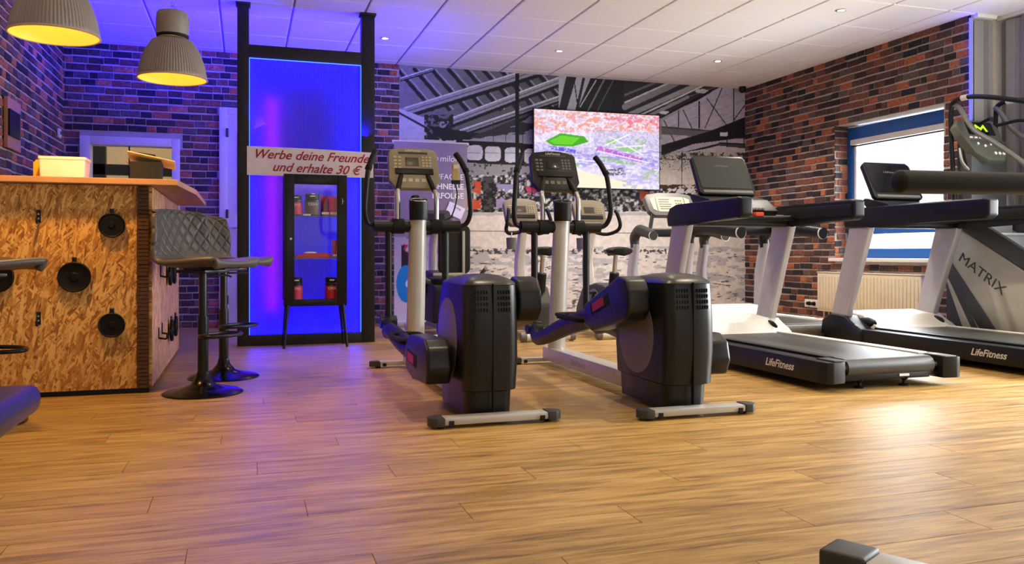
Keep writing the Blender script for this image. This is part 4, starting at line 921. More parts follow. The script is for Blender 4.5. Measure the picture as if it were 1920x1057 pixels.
# ------------------------------------------------------------------ treadmills
BELT = mat('treadmill_belt', '34342f', .38, bump=.35, bscale=500)
LOGO = mat('logo_silver', 'd0cec8', .4)
UPR = mat('upright_silver', 'b6b2b4', .34, .3)
def treadmill(loc, label, length=2.1, rail0=.82, style=0):
    t_ = thing('treadmill', label, 'treadmill', loc, group='treadmills in rows')
    H = .485
    for s in (-1, 1):
        P = [(s*.345, 0.015), (s*.44, 0), (s*.475, .015), (s*H, .07), (s*H, length-.12), (s*.46, length), (s*.345, length)]
        o = B().prism(P if s > 0 else P[::-1], .048, .172, 'z', .010, 2).obj('side_cover', BLACK, t_)
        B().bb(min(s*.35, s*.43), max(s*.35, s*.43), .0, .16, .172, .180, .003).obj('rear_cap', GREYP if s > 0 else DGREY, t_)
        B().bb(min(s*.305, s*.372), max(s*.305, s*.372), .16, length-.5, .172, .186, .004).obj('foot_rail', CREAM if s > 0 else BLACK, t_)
        B().cyl((s*.30, .07, .125), (s*.345, .07, .125), .014).obj('roller_bolt', STEEL, t_)
        for yy in (.12, length-.25):
            q = B().lathe([(.032, .0), (.032, .008), (.01, .012), (.01, .03), (.024, .045), (.028, .075)], 18, (s*.16 if yy < 1 else s*.4, yy, 0)); q.obj('levelling_foot', BLACK, t_)
    b = B(); rings = []
    for k in range(9):
        a = -math.pi/2-math.pi*k/8; rings.append((.085+.052*math.cos(a), .125+.052*math.sin(a)))
    P = rings+[(length-.45, .178), (length-.45, .073)]
    B().prism(P, -.305, .305, 'x').obj('running_belt', BELT, t_, ang=50)
    B().bb(-.345, .345, .05, .10, .062, .088, .004).bb(-.33, .33, .1, length-.4, .045, .07).obj('cross_frame', BLACK, t_); B().bb(.06, .13, .046, .05, .068, .082).obj('rating_label', PRINTW, t_)
    # motor hood
    hp = [(length-.56, .176), (length-.50, .20), (length-.36, .275), (length-.14, .30), (length-.02, .26), (length, .16), (length, .07), (length-.5, .07)]
    B().prism(hp, -.36, .36, 'x', .014, 3).obj('motor_hood', CREAM, t_, ang=50)
    for s in (-1, 1):
        pod = [(length-.50, .16), (length-.42, .20), (length-.30, .27), (length-.12, .28), (length-.02, .22), (length, .10), (length-.2, .06), (length-.5, .06)]
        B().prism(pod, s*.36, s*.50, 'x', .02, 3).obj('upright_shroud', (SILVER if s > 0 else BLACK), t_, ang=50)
        B().sphere((s*.345, length-.38, .215), .06, .55, 1.9, .75).obj('air_scoop', BLACK, t_)
        yb, yt = length-.17, length-.42
        rings = []
        for z, yy, dw in ((.16, yb, .115), (.3, yb-.045, .10), (.95, yt-.01, .115), (1.0, yt-.02, .12)):
            rings.append([(s*.445+x, yy+y, z) for x, y in rrect(-.03, .03, -dw, dw, .014, 3)])
        B().loft(rings).obj('upright', UPR, t_)
        yf = yt+.13
        rp = [(yf, .985), (yf+.02, 1.06), (yf-.03, 1.125), (yf-.14, 1.145), (rail0+.05, 1.155), (rail0, 1.145), (rail0, 1.035), (rail0+.04, 1.01), (yf-.3, .998), (yf-.24, .985)]
        B().prism(rp, s*.40, s*.49, 'x', .016, 3).obj('handrail', BLACK, t_, ang=50)
        B().bb(min(s*.395, s*.405)-.004, max(s*.395, s*.405)+.004, rail0+.03, yf-.25, 1.04, 1.12, .01).obj('rail_grip', FOAM, t_)
    B().bb(-.41, .41, length-.56, length-.36, .985, 1.075, .02, 3).obj('console_beam', BLACK, t_)
    B().tube([(-.41, length-.62, 1.05), (-.2, length-.66, 1.04), (.2, length-.66, 1.04), (.41, length-.62, 1.05)], .02, 12).obj('front_grip_bar', FOAM, t_)
    B().prism([(length-.60, 1.06), (length-.36, 1.07), (length-.22, 1.22), (length-.26, 1.24), (length-.50, 1.19), (length-.63, 1.10)], -.26, .26, 'x', .012).obj('control_tray', BLACK, t_)
    c, tl, th = (0, length-.27, 1.385), .50, .04
    w0, w1, h_ = .485, .50, .36
    P = [(-w0/2+.03, h_/2), (w0/2-.03, h_/2), (w0/2, h_/2-.03), (w1/2, -h_/2+.02), (w1/2-.02, -h_/2), (-w1/2+.02, -h_/2), (-w1/2, -h_/2+.02), (-w0/2, h_/2-.03)]
    con = B().prism(P, -th/2, th/2, 'y', .008, 2).xf(Matrix.Translation(c) @ Matrix.Rotation(-tl, 4, 'X')).obj('console', SATIN, t_); M = on_panel(c, tl, th)
    if style == 0:
        B().prism(rrect(-.225, .225, -.125, .162, .015), -.003, .001, 'y').xf(M).obj('screen', SCREEN if rail0 < .6 else mat('touch_screen', '2a2c28', .3), con)
        B().bb(-.22, .22, -.005, .001, -.170, -.145, .003).xf(M).obj('bezel_strip', GREYP, con)
        text('lettering', 'LifeFitness', .03, GREYP, con, M @ basis((0, -.004, .08), (1, 0, 0), (0, 0, 1)), .2, .0004)
    k_ = B(); Mt = Matrix.Translation((0, length-.615, 1.085)) @ Matrix.Rotation(-.0, 4, 'X')
    for k in range(9): k_.bb(-.12+k*.03, -.10+k*.03, -.012, .0, .02, .035, .002)
    k_.xf(Mt).obj('keys', GREYP, t_)['kind'] = 'stuff'
    B().bb(-.23, -.14, length-.655, length-.63, 1.085, 1.115, .003).obj('notice_label', PRINTW, t_)
    B().bb(.03, .10, length-.68, length-.63, 1.055, 1.085, .006).obj('emergency_stop', ORANGE, t_)
    text('lettering', 'LifeFitness', .066, LOGO, t_, basis((-H-.001, .43, .112), (0, -1, 0), (0, 0, 1)), .35, .0006, bold=.001)
    return t_
T1 = treadmill((3.555, 3.83, 0), 'black and silver treadmill nearest the ellipticals, its whole rear end in view')
T2 = treadmill((5.185, 3.83, 0), 'black and silver treadmill in front of the window, cut by the right edge', rail0=.42)

# older machines in the second row
def old_treadmill(loc, label, length, cat='treadmill', deck=True, cw=.6, rl=.92):
    t_ = thing('treadmill' if deck else 'stepper_machine', label, cat, loc, group='treadmills in rows' if deck else None)
    if deck:
        for s in (-1, 1):
            B().prism([(s*.33, 0), (s*.42, .02), (s*.44, .08), (s*.44, length), (s*.33, length)][::s], .03, .19, 'z', .012).obj('side_cover', CREAM, t_)
        B().bb(-.33, .33, .02, length-.4, .06, .175, .01).obj('running_belt', BELT, t_)
        B().cyl((-.44, .05, .12), (.44, .05, .12), .058).obj('rear_roller', GREYP, t_)
        for s in (-1, 1): B().bb(s*.40-.05, s*.40+.05, -.02, .09, .07, .17, .01).obj('end_cap', STEEL, t_)
        B().bb(.36, .43, .3, .36, .19, .192).obj('warning_sticker', ORANGE, t_)
        B().prism([(length-.5, .17), (length-.42, .25), (length-.1, .27), (length, .2), (length, .04), (length-.5, .04)], -.36, .36, 'x', .015).obj('motor_hood', CREAM, t_)
        for s in (-1, 1):
            for yy in (.1, length-.1): B().cyl((s*.38, yy, 0), (s*.38, yy, .04), .03).obj('levelling_foot', RUBBER, t_)
    else:
        B().bb(-.42, .42, length-.75, length, .0, .12, .02).obj('base', GREYP, t_)
        B().prism([(length-.7, .1), (length-.5, .42), (length-.15, .46), (length, .3), (length, .1)], -.16, .16, 'x', .02).obj('drive_cover', DGREY, t_)
        for s in (-1, 1): B().bb(s*.26-.08, s*.26+.08, length-.95, length-.55, .2, .24, .01).obj('pedal', RUBBER, t_); B().tube([(s*.22, length-.75, .22), (s*.17, length-.4, .3)], .025, 8, smooth=False).obj('pedal_arm', BLACK, t_)
    for s in (-1, 1):
        yb = length-.22
        rings = []
        for z, yy, wx, wy in ((.10, yb, .055, .10), (.3, yb+.03, .05, .085), (.6, yb+.045, .04, .07), (.88, yb-.02, .035, .065)):
            rings.append([(s*.43+x, yy+y, z) for x, y in rrect(-wx, wx, -wy, wy, .03, 3)])
        B().loft(rings).obj('upright', UPR, t_)
        B().bb(s*.43-.058, s*.43+.058, yb-.105, yb+.105, .02, .15, .015).obj('upright_foot', DGREY, t_)
        B().tube([(s*.43, yb-.02, .84), (s*.43, yb-.01, .95), (s*.43, yb-.10, 1.02), (s*.43, yb-rl*.4, 1.025), (s*.43, yb-rl*.75, .99), (s*.43, yb-rl, .965)], [.042, .052, .05, .048, .045, .043], 12, flat=1.25).obj('handrail', DGREY if not deck else BLACK, t_)
        B().lathe([(.046, 0), (.052, .0), (.052, .012), (.046, .012)], 20, (s*.43, yb-rl+.01, .963), 'y', cap=False).obj('end_ring', CREAM, t_)
    B().bb(-.40, .40, length-.40, length-.28, .96, 1.05, .03, 3).obj('console_beam', BLACK, t_)
    for s in (-1, 1): B().tube([(s*.3, length-.34, 1.03), (s*.24, length-.28, 1.2)], .022, 10, smooth=False).obj('console_strut', BLACK, t_)
    c, tl, th, h_ = (0, length-.22, 1.30), .5, .07, .27; w_ = cw
    P = [(-w_/2+.04, h_/2), (-w_*.2, h_/2+.02), (w_*.2, h_/2+.02), (w_/2-.04, h_/2), (w_/2, h_/2-.04), (w_/2-.02, -h_/2+.06), (w_/2-.07, -h_/2), (-w_/2+.07, -h_/2), (-w_/2+.02, -h_/2+.06), (-w_/2, h_/2-.04)]
    con = B().prism(P, -th/2, th/2, 'y', .012, 2).xf(Matrix.Translation(c) @ Matrix.Rotation(-tl, 4, 'X')).obj('console', GREYP if not deck else DGREY, t_); M = on_panel(c, tl, th)
    pm = mat('console_face_beige', 'c8bba0', .45) if not deck else mat('console_face_pale', 'c8cac8', .4)
    B().prism(rrect(-.17, .17, -.09, .1, .012), -.004, .001, 'y').xf(M).obj('face_plate', pm, con)
    for s in (-1, 1): B().prism([(s*.18, -.085), (s*.225, -.06), (s*.245, .07), (s*.18, .1)][::s], -.004, .001, 'y').xf(M).obj('side_plate', pm, con)
    k_ = B()
    for r in range(5): k_.bb(-.14, -.02+.015*(r % 3), -.006, -.003, -.06+r*.03, -.05+r*.03)
    for r in range(4):
        for q in range(3): k_.bb(.06+q*.03, .08+q*.03, -.006, -.003, -.06+r*.035, -.045+r*.035)
    k_.xf(M).obj('print_marks', GREYP, con)['kind'] = 'stuff'
    return t_
T3 = old_treadmill((4.58, 5.98, 0), 'pale older treadmill in the second row beside the brick wall', 1.45)
T5 = old_treadmill((4.47, 6.95, 0), 'grey stepper machine with beige console below the television', 1.45, 'stepper', False, rl=.46)

# ------------------------------------------------------------------ exercise bikes
def bike(x, y, label):
    t_ = thing('exercise_bike', label, 'exercise bike', (x, y, 0), group='upright bikes by the mural')
    for yy, nm in ((0, 'rear_foot'), (1.0, 'front_foot')):
        o = B().tube([(-.21, yy, .045), (.21, yy, .045)], .035, 14, smooth=False).obj(nm, CREAM, t_)
        for s in (-1, 1): B().cyl((s*.205, yy, .045), (s*.255, yy, .045), .041, .038).cyl((s*.225, yy, 0), (s*.225, yy, .03), .02).obj('end_cap', GREYP, o)
    B().bb(-.045, .045, 0, 1.0, .05, .11, .015).obj('base_beam', CREAM, t_)
    B().prism([(.12, .1), (.10, .32), (.22, .48), (.45, .50), (.75, .44), (.9, .25), (.92, .1)], -.085, .085, 'x', .03, 3).obj('drive_housing', DGREY, t_)
    for s in (-1, 1): B().lathe([(.001, s*.10), (.13, s*.1), (.15, s*.09), (.15, s*.08)], 32, (0, .45, .29), 'x').obj('crank_disc', GREYP, t_); B().tube([(s*.11, .45, .29), (s*.125, .45+s*.1, .29-s*.13)], .014, 8, smooth=False).bb(s*.17-.05, s*.17+.05, .45+s*.1-.05, .45+s*.1+.05, .28-s*.13-.012, .28-s*.13+.012, .005).obj('pedal', BLACK, t_)
    rings = []
    for z, yy, wx, wy in ((.36, .74, .05, .06), (.62, .79, .045, .055), (.72, .80, .042, .05), (1.0, .70, .036, .045)): rings.append([(a, yy+b_, z) for a, b_ in rrect(-wx, wx, -wy, wy, .02, 3)])
    B().loft(rings).obj('stem', CREAM, t_)
    B().tube([(0, .2, .44), (0, .16, .60)], .045, 12, smooth=False).obj('seat_tube', BLACK, t_); B().tube([(0, .17, .58), (0, .13, .78)], .02, 12, smooth=False).obj('seat_post', STEEL, t_)
    rings = []
    for yy, w_, z in ((-.04, .02, .80), (-.02, .10, .805), (.04, .125, .81), (.1, .12, .81), (.17, .07, .808), (.25, .035, .805), (.29, .02, .80)):
        rings.append([(w_*math.cos(a), yy, z+(.032 if math.sin(a) > 0 else .045)*math.sin(a)) for a in [2*math.pi*k/16 for k in range(16)]])
    B().loft(rings).obj('saddle', FOAM, t_)
    for s in (-1, 1):
        B().tube([(s*.02, .68, .99), (s*.14, .66, .97), (s*.21, .56, 1.0), (s*.22, .50, 1.06), (s*.20, .52, 1.16), (s*.19, .55, 1.2)], .018, 10).obj('handlebar', BLACK, t_)
    B().lathe([(.001, .82), (.045, .82), (.05, .93), (.045, .93), (.04, .83), (.001, .83)], 20, (-.14, .62, 0)).obj('bottle_holder', GREYP, t_); B().tube([(-.14, .62, .93), (-.13, .64, .98)], .006, 6, smooth=False).obj('holder_hook', STEEL, t_)
    c, tl, th = (0, .76, 1.17), .45, .06
    con = B().prism([(-.15, .13), (-.06, .15), (.06, .15), (.15, .13), (.17, .10), (.165, -.08), (.12, -.14), (-.12, -.14), (-.165, -.08), (-.17, .10)], -th/2, th/2, 'y', .008).xf(Matrix.Translation(c) @ Matrix.Rotation(-tl, 4, 'X')).obj('console', TAUPE, t_); M = on_panel(c, tl, th)
    B().bb(-.06, .05, -.004, .001, .0, .065, .002).xf(M).obj('display', LCD, con); B().bb(-.13, .13, -.01, .001, -.07, -.03, .004).xf(M).obj('reading_tray', BLACK, con)
    k_ = B()
    for r in range(4):
        for q in range(3): k_.bb(.075+q*.024, .092+q*.024, -.004, .001, -.01+r*.022, .004+r*.022); 
        k_.bb(-.13, -.085, -.004, .001, -.01+r*.022, .004+r*.022)
    k_.xf(M).obj('keypad', mat('key_cream', 'b8ae90', .5), con)['kind'] = 'stuff'
    return t_
bike(2.55, 6.87, 'upright exercise bike standing between the two ellipticals')
bike(3.27, 6.87, 'upright exercise bike standing right of the black console below the television')
# recumbent bike behind the left elliptical
rb = thing('recumbent_bike', 'recumbent exercise bike with black mesh backrest before the roll-up banner', 'exercise bike', (1.78, 6.85, 0))
for yy in (.05, 1.35): B().tube([(-.26, yy, .05), (.26, yy, .05)], .038, 12, smooth=False).obj('foot_bar', CREAM, rb)
B().bb(-.05, .05, .05, 1.35, .06, .14, .02).obj('base_beam', SILVER, rb)
B().prism([(.75, .12), (.7, .4), (.8, .6), (1.1, .62), (1.35, .45), (1.4, .12)], -.11, .11, 'x', .03, 3).obj('drive_housing', DGREY, rb)
rings = [[(x*s_, y_+yo, z) for x, z in rrect(-.145, .145, .60, 1.03, .05, 4)] for yo, s_, y_ in ((0, .93, .33), (.012, 1, .33), (.04, 1, .33), (.055, .92, .33))]
B().loft(rings).obj('backrest', mat('black_mesh_fabric', '141416', .7, bump=.5, bscale=400), rb)
for s in (-1, 1): B().bb(s*.075-.012, s*.075+.012, .30, .33, .50, .98, .004).obj('back_strut', SILVER, rb)
B().prism(rrect(-.2, .2, .28, .68, .08), .50, .56, 'z', .02, 3).obj('seat', FOAM, rb)
for s in (-1, 1): B().tube([(s*.1, .45, .5), (s*.24, .42, .54), (s*.27, .40, .60), (s*.29, .34, .645)], .018, 10).obj('side_handle', GREYP, rb)
B().bb(-.22, .05, .22, .25, .585, .61, .008).bb(-.06, .06, .4, .55, .12, .5, .01).obj('seat_carriage', SILVER, rb)
B().tube([(0, 1.25, .55), (-.02, 1.15, .85), (-.03, 1.02, 1.0)], .04, 12).obj('stem', CREAM, rb)
con = rot_panel(.30, .2, .05, .03, .5, (-.03, 1.0, 1.10)).obj('console', DGREY, rb); B().bb(-.09, .09, -.004, .001, -.03, .06).xf(on_panel((-.03, 1.0, 1.10), .5, .05)).obj('display', SCREEN, con)
k_ = B()
for q in range(3): k_.cyl((-.06+q*.06, -.006, -.06), (-.06+q*.06, 0, -.06), .014, n=12)
k_.xf(on_panel((-.03, 1.0, 1.10), .5, .05)).obj('keys', CREAM, con)
for s in (-1, 1): B().tube([(s*.03, 1.05, .98), (s*.16, .95, .97), (s*.2, .85, 1.0)], .016, 10).obj('handlebar', BLACK, rb); B().bb(s*.17-.05, s*.17+.05, 1.0-.05, 1.0+.05, .36-s*.1, .385-s*.1, .006).tube([(s*.1, 1.05, .38), (s*.13, 1.0, .37-s*.1)], .014, 8, smooth=False).obj('pedal', BLACK, rb)

# ------------------------------------------------------------------ stair climber at the right
cl = thing('stair_climber', 'silver and charcoal stair climber machine by the curtain at the right edge', 'stair climber', (6.05, 4.965, 0))
CH = mat('charcoal_shell', '3a3c3c', .45, bump=.1); PALE = mat('climber_silver', 'b4b0a0', .38, .2)
ax, ay = 6.05, 5.0
def cp(P): return [(a-ay, z) for a, z in P]
for s in (-1, 1):
    x0, x1 = (5.745-ax, 5.79-ax) if s < 0 else (6.31-ax, 6.355-ax)
    B().prism(cp([(5.60, .98), (5.54, 1.0), (3.95, .10), (3.95, .03), (5.30, .03), (5.62, .60)]), x0, x1, 'x', .008).obj('side_panel', PALE, cl)
    xo = x0-.006 if s < 0 else x1+.006
    B().prism(cp([(5.62, 1.02), (5.50, 1.14), (4.2, .40), (4.2, .26), (5.52, 1.0)]), min(xo, xo-s*.05), max(xo, xo-s*.05), 'x', .006).obj('upper_fairing', CH, cl)
    B().prism(cp([(5.62, .72), (5.65, .60), (5.22, .03), (5.05, .03)]), xo, xo-s*.02, 'x', .003).obj('dark_stripe', CH, cl)
    B().prism(cp([(5.655, .60), (5.66, .56), (5.43, .03), (5.33, .03)]), xo+s*.001, xo-s*.02, 'x', .003).obj('light_stripe', PALE, cl)
    B().prism(cp([(5.62, .62), (5.66, .62), (5.66, .03), (5.26, .03)]), xo+s*-.004, xo-s*.03, 'x', .003).obj('front_cover', CH, cl)
    B().tube([(s*.24, .62, 1.0), (s*.25, .64, 1.4), (s*.25, .665, 1.8), (s*.25, .665, 2.0), (s*.25, .64, 2.08), (s*.25, .5, 2.1), (s*.25, .2, 2.04), (s*.26, -.4, 1.86)], .02, 12).obj('upper_handrail', BLACK, cl)
    B().tube([(s*.24, .66, 2.06), (s*.22, .6, 2.02), (s*.23, .45, 1.82), (s*.25, .2, 1.66), (s*.26, -.15, 1.40), (s*.27, -.6, 1.0), (s*.28, -.9, .75)], .021, 12).obj('side_handrail', GREYP, cl)
    B().cyl((s*.25, .55, 2.10), (s*.25, .49, 2.10), .024).obj('rail_collar', CREAM, cl)
    B().tube([(s*.1, .52, 1.88), (s*.16, .35, 1.90), (s*.22, .28, 1.87)], .014, 10).obj('sensor_grip', FOAM, cl)
for k in range(7): B().bb(-.24, .24, -.95+k*.2, -.70+k*.2, .24+k*.115, .26+k*.115, .004).bb(-.24, .24, -.71+k*.2, -.70+k*.2, .26+k*.115, .36+k*.115).obj('step', mat('step_grey', '8a8c8c', .45), cl)
B().bb(-.2, .2, .5, .66, .03, 1.75, .03).obj('mast', CH, cl)
text('lettering', 'MATRIX', .115, mat('dark_print', '3a3a38', .6), cl, basis((5.744-ax, 5.305-ay, .615), (0, -.84, -.545), (0, -.545, .84)), 0, .001, sx=1.25)
text('lettering', 'MATRIX', .05, mat('dark_print', '3a3a38', .6), cl, basis((0, .08, .84), (1, 0, 0), (0, 0, 1)), 0, .001)
c, tl, th = (-.03, .56, 1.74), .45, .08
con = B().prism([(-.21, .19), (.15, .20), (.21, .12), (.20, -.12), (.13, -.21), (-.05, -.21), (-.16, -.14), (-.24, .04), (-.25, .13)], -th/2, th/2, 'y', .014, 2).xf(Matrix.Translation(c) @ Matrix.Rotation(-tl, 4, 'X')).obj('console', mat('console_olive_grey', '55564a', .45), cl); M = on_panel(c, tl, th)
B().prism(rrect(-.15, .14, .04, .17, .01), -.004, .001, 'y').xf(M).obj('display', SCREEN, con)
GRN = mat('green_led_print', '9fd020', .5, emit='a6e010', estr=.8)
B().prism([(-.075, .075), (-.055, .075), (-.04, .115), (-.005, .085), (.03, .115), (.045, .075), (.065, .075), (.04, .145), (-.005, .11), (-.05, .145)], -.008, -.004, 'y').xf(M).obj('green_emblem', GRN, con)
k_ = B()
for q in range(4): k_.bb(-.16+q*.05, -.13+q*.05, -.006, .001, .005, .018)
for q in range(3): k_.cyl((-.1+q*.07, -.008, -.05-.02*(q % 2)), (-.1+q*.07, 0, -.05-.02*(q % 2)), .012, n=10)
for q in range(3): k_.cyl((.05+q*.045, -.008, -.14), (.05+q*.045, 0, -.14), .014, n=10)
k_.xf(M).obj('keys', PRINTW, con)['kind'] = 'stuff'
B().tube([(-.22, .60, 1.68), (-.23, .56, 1.55), (-.15, .52, 1.45), (-.08, .55, 1.40)], .014, 10).obj('console_frame', STEEL, cl)

# ------------------------------------------------------------------ roll-up banner, television
rbn = thing('rollup_banner', 'grey roll-up advertising banner with white lettering behind the left elliptical', 'banner', (1.90, 8.72, 0))
def paint_banner(U, V, W):
    p = Paint(U*100, V*250); x, y = p.x, p.y
    p.c[:] = np.array(lin((118, 108, 116))); p.grad([(-1, -1), (101, -1), (101, 120), (-1, 120)], (206, 200, 206), (150, 140, 148), (50, 20), (50, 130))
    p.mask(V > .47, (128, 114, 124)); n = fbm(x, y, .09, 4, 3); p.mask((V < .5) & (U > .45) & (n > .56), (140, 128, 132)); p.mask((U > .80) & (V > .2) & (V < .75), (176, 166, 160), .6)
    p.mask((V > .30) & (V < .47) & (U > .12) & (U < .3) & (n > .45), (170, 40, 50)); p.mask((V > .30) & (V < .47) & (U > .1) & (U < .3) & (n > .58), (40, 30, 34))
    p.mask(((x-16)/13)**2+((y-52)/26)**2 < 1, (28, 132, 196)); p.mask(((x-19)/5)**2+((y-52)/8)**2 < .5, (210, 226, 240)); return np.clip(p.c, 0, 1)
grid_print('printed_sheet', (-.40, 0, .06), (.40, 0, .06), (-.40, 0, 1.97), 120, 260, paint_banner, attr_mat('banner_print', .5, .3, noise=.02), rbn)
B().bb(-.42, .42, .003, .012, 1.955, 1.985, .004).bb(-.008, .008, .012, .02, .05, 1.96).obj('top_rail', SILVER, rbn); B().bb(-.42, .42, -.06, .10, 0, .06, .02).obj('cassette', SILVER, rbn)
for s, z, sz, q in (('milon', 1.80, .095, .07),): text('lettering', s, sz, PRINTW, rbn, basis((.20, -.003, z), (1, 0, 0), (0, 0, 1)), .15, .0006)
B().tube([(.06+.045*math.cos(a)-.03, -.003, 1.80+.028*math.sin(a)) for a in [2*math.pi*k/20 for k in range(21)]], .004, 6, smooth=False, cap=False).obj('logo_ring', PRINTW, rbn)
for s, z, bd in (('EINFACHE', 1.605, 0), ('SCHNELLE', 1.50, .002), ('ERFOLGE', 1.40, .002)): text('lettering', s, .085, PRINTW, rbn, basis((.36, -.003, z), (1, 0, 0), (0, 0, 1)), 0, .0006, align='RIGHT', bold=bd)
nt_ = thing('paper_note', 'tilted white paper note taped on the grey roll-up banner', 'note', (2.165, 8.71, 1.245)); B().box((0, 0, 0), (.19, .002, .13), 0, Matrix.Rotation(.42, 3, 'Y')).obj('sheet', mat('note_paper', 'e4dcea', .7), nt_, smooth=False)
text('lettering', 'Training', .03, mat('ink', '5a5068', .7), nt_, basis((.015, -.002, .03), (math.cos(.42), 0, -math.sin(.42)), (0, 0, 1)), .2, .0003)
tv = thing('television', 'large flat television on the mural showing a bright aerial city picture', 'television', (4.02, 9.13, 1.55))
def paint_tv(U, V, W):
    x, y = U*237, (1-V)*141; p = Paint(x, y); n1, n2, n3 = fbm(x, y, .09, 4, 41), fbm(x, y, .3, 3, 47), fbm(x*.6, y*1.8, .16, 4, 53)
    c = np.array(lin((226, 216, 240)))+((n2-.5)*.9)[..., None]*np.array((.55, .6, .35)); p.c[:] = c
    def tint(m, col, al): p.mask(m, col, al)
    tint((y < 40-.06*x+8*n1) & (n3 > .44), (240, 128, 116), .6); tint((y < 34) & (n3 > .56), (236, 160, 120), .6); tint((y < 26) & (x > 130) & (n1 > .54), (232, 70, 120), .55); tint((y < 44) & (n2 > .6), (250, 236, 236), .7)
    tint((x > 110) & (y > 32) & (y < 66) & (n2 > .56), (120, 124, 196), .55); tint((y > 66) & (y < 104) & (n3 > .54), (140, 124, 224), .6)
    tint(inpoly(x, y, [(0, 60), (237, 78), (237, 100), (0, 84)]) & (n2 > .54), (112, 100, 214), .5)
    p.poly([(20, 58), (48, 42), (92, 46), (100, 56), (70, 66), (35, 66)], (70, 170, 30)); p.poly([(28, 57), (50, 46), (84, 49), (70, 62), (38, 63)], (104, 206, 36))
    for P in ([(125, 58), (160, 42), (150, 58)], [(160, 60), (205, 62), (185, 73), (150, 66)], [(60, 92), (84, 98), (80, 103), (58, 98)], [(150, 122), (175, 128), (170, 132)], [(110, 80), (190, 92), (188, 97), (110, 86)], [(185, 45), (212, 50), (200, 58)]): tint(inpoly(x, y, P) & (n2 > .42), (128, 196, 56), .8)
    tint(inpoly(x, y, [(118, 62), (205, 82), (203, 91), (114, 72)]) & (n2 > .4), (186, 30, 196), .75); tint(inpoly(x, y, [(30, 66), (78, 72), (78, 79), (30, 72)]) & (n2 > .4), (66, 60, 210), .8)
    p.poly([(20, 102), (90, 110), (150, 124), (228, 141), (0, 141), (0, 100)], (246, 236, 210)); p.poly([(0, 90), (60, 96), (90, 110), (20, 104)], (250, 247, 238))
    tint(inpoly(x, y, [(135, 106), (165, 101), (172, 114), (140, 118)]) & (n2 > .46), (52, 52, 66), .85); tint((x > 165) & (y > 100) & (n3 > .52), (160, 156, 232), .6); tint((x > 200) & (y > 104) & (y < 124) & (n2 > .5), (150, 190, 70), .7)
    for a, b in (((130, 62), (178, 38)), ((118, 72), (215, 90)), ((150, 64), (208, 58)), ((140, 44), (205, 76)), ((0, 84), (120, 92))): p.line(a, b, 2.4, (248, 246, 250), .8)
    return np.clip(p.c, 0, 1)
B().bb(-.825, .825, -.03, .0, 0, .93, .006).bb(-.5, .5, 0, .05, .2, .7).obj('case', BLACK, tv)
grid_print('picture', (-.813, -.0315, .012), (.813, -.0315, .012), (-.813, -.0315, .918), 240, 142, paint_tv, attr_mat('tv_picture', emit=1.0), tv)

# ------------------------------------------------------------------ wall fittings, curtain, lights
rd = thing('radiator', 'cream ribbed panel radiator under the window', 'radiator', (XR-.078, 6.88, .15)); RADM = mat('cream_enamel', 'd8cbb0', .4)
B().bb(-.05, .05, -.72, .75, 0, .42, .008).obj('panel', RADM, rd)
rr = B()
for k in range(30): rr.bb(-.058, -.048, -.69+k*.048, -.665+k*.048, .03, .385, .004)
rr.obj('ribs', RADM, rd)['kind'] = 'stuff'; B().bb(-.055, .055, -.725, .755, .42, .432, .003).obj('top_grille', RADM, rd); B().cyl((0, .7, -.15), (0, .7, .02), .009).cyl((0, .62, -.15), (0, .62, .02), .009).obj('pipes', RADM, rd)
ol = thing('wall_socket', 'white triple wall socket with two black plugs low on the brick wall', 'socket', (XR-.014, 7.85, .215)); B().bb(-.012, 0, -.13, .13, -.045, .045, .005).obj('plate', WHITE, ol)
for q in (-.04, .04): B().cyl((-.012, q, 0), (-.05, q, 0), .024, .018).obj('plug', BLACK, ol)
dc = thing('dome_camera', 'small black dome camera in the far ceiling corner', 'camera', (6.0, 9.08, ZC-.018)); B().lathe([(.045, 0), (.045, -.03), (.04, -.055), (.02, -.075), (.001, -.08)], 24).obj('dome', BLACK, dc)
# vertical blue LED strip on the end of the brick wall
vl = thing('led_strip_corner', 'vertical blue LED strip at the end of the right brick wall', 'light strip', (XR-.01, YR, 0)); B().bb(-.016, .0, -.014, .0, .1, 2.86).obj('strip', mat('blue_led_soft', '0a18ff', .5, emit=(.01, .01, 1), estr=22), vl); B().bb(0.0, .012, -.018, .006, .1, 2.86).obj('channel', SILVER, vl)
# curtain of vertical slats
cu = thing('vertical_blind', 'grey vertical slat curtain beside the brick wall at the right edge', 'curtain', (6.42, 5.0, 0)); CM = [mat('blind_fabric', '8f8b89', .8, bump=.2, bscale=200), mat('blind_fabric_dark', '7c7877', .8, bump=.2, bscale=200)]
B().bb(-.03, .05, -.25, .70, 2.86, 2.9, .004).obj('head_rail', WHITE, cu)
ci = thing('vertical_blind', 'narrow group of grey slats covering the wall return beside the blue strip', 'curtain', (6.42, 5.0, 0))
B().bb(-.29, -.07, .66, .715, 2.86, 2.9, .004).obj('head_rail', WHITE, ci)
y_ = -.22; k = 0
while y_ < .62:
    w_ = random.uniform(.05, .09); B().box((random.uniform(-.012, .012), y_+w_/2, 1.45), (.005, w_*1.1, 2.78), 0, Matrix.Rotation(random.uniform(-.35, .35), 3, 'Z')).obj('slat', CM[k % 3 == 0], cu, smooth=False); y_ += w_; k += 1
x_ = -.285
while x_ < -.1:
    w_ = random.uniform(.045, .07); B().box((x_+w_/2, .702+random.uniform(-.004, .004), 1.45), (w_*1.1, .005, 2.78), 0, Matrix.Rotation(random.uniform(-.2, .2), 3, 'Z')).obj('slat', CM[k % 3 == 0], ci, smooth=False); x_ += w_; k += 1
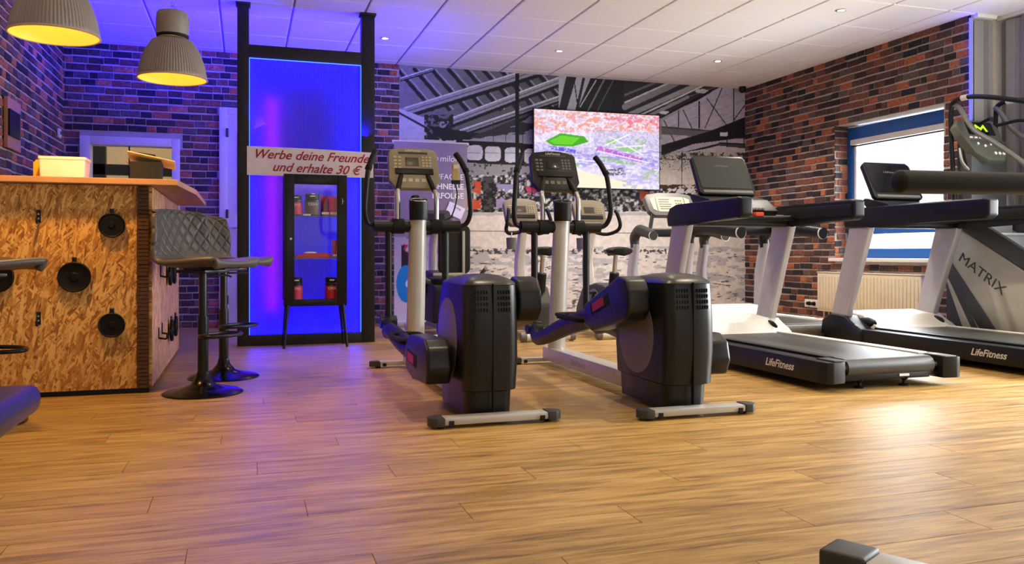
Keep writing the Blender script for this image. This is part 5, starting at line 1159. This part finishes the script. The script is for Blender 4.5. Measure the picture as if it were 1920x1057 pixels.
# ceiling downlights
LENS_M = mat('downlight_lens', 'fff4e0', .4, emit=(1, .86, .66), estr=30)
def downlight(x, y, label, e, col=(1, .82, .58)):
    t_ = thing('downlight', label, 'lamp', (x, y, ZC-.018), group='ceiling downlights')
    B().lathe([(.03, -.001), (.044, -.001), (.046, -.006), (.034, -.008), (.03, -.003)], 28, cap=False).obj('trim_ring', STEEL, t_); B().lathe([(.001, -.0035), (.03, -.0035), (.03, -.001)], 24).obj('lens', LENS_M, t_)
    l = bpy.data.lights.new('downlight_beam', 'SPOT'); l.energy = e; l.color = col; l.spot_size = math.radians(115); l.spot_blend = .9; l.shadow_soft_size = .035
    lo = bpy.data.objects.new('downlight_beam', l); scene.collection.objects.link(lo); lo.location = (x, y, ZC-.04)
for x, y, lb in ((1.305, 8.10, 'ceiling downlight nearest the black post frame'), (3.117, 8.05, 'ceiling downlight above the television, left of it'), (4.934, 7.94, 'ceiling downlight above the television, right of it'), (4.922, 5.953, 'ceiling downlight at the upper right over the treadmills')): downlight(x, y, lb, 30 if x < 2 else 185, (1, .88, .74))
for x, y, e in ((1.3, 5.95, 36), (3.11, 5.95, 120), (1.3, 3.9, 90), (3.11, 3.9, 130), (4.92, 3.9, 100), (1.3, 1.9, 42), (3.11, 1.9, 72)): downlight(x, y, 'ceiling downlight out of view in the same rows over the machines', e)

# machines cut by the picture edge
mb = thing('padded_bar_machine', 'thick black padded bar entering at the right edge above the treadmill rail', 'gym machine', (3.45, 2.30, 0))
B().tube([(-1.165, .15, 1.043), (-.6, .15, 1.05), (.02, .15, 1.06)], .0435, 24, smooth=False).sphere((-1.165, .15, 1.043), .0435, .5, 1, 1).obj('pad_roller', FOAM, mb)
B().tube([(0, .15, 1.06), (.3, .15, 1.06)], .025, 12, smooth=False).bb(.24, .34, .08, .22, .04, 1.12, .01).bb(.05, .55, -.3, .5, 0, .05, .01).obj('frame', BLKMETAL, mb)
ft = thing('machine_foot', 'steel machine foot with black end cap at the bottom edge', 'machine foot', (1.475, 1.50, 0), math.radians(-62))
B().bb(-.12, 1.0, -.05, .05, .008, .06, .008).obj('tube', SILVER, ft); B().bb(-.23, -.12, -.055, .055, .0, .068, .014, 3).obj('end_cap', DGREY, ft); B().bb(.85, .95, -.05, .05, .06, .5, .008).obj('post', BLKMETAL, ft)
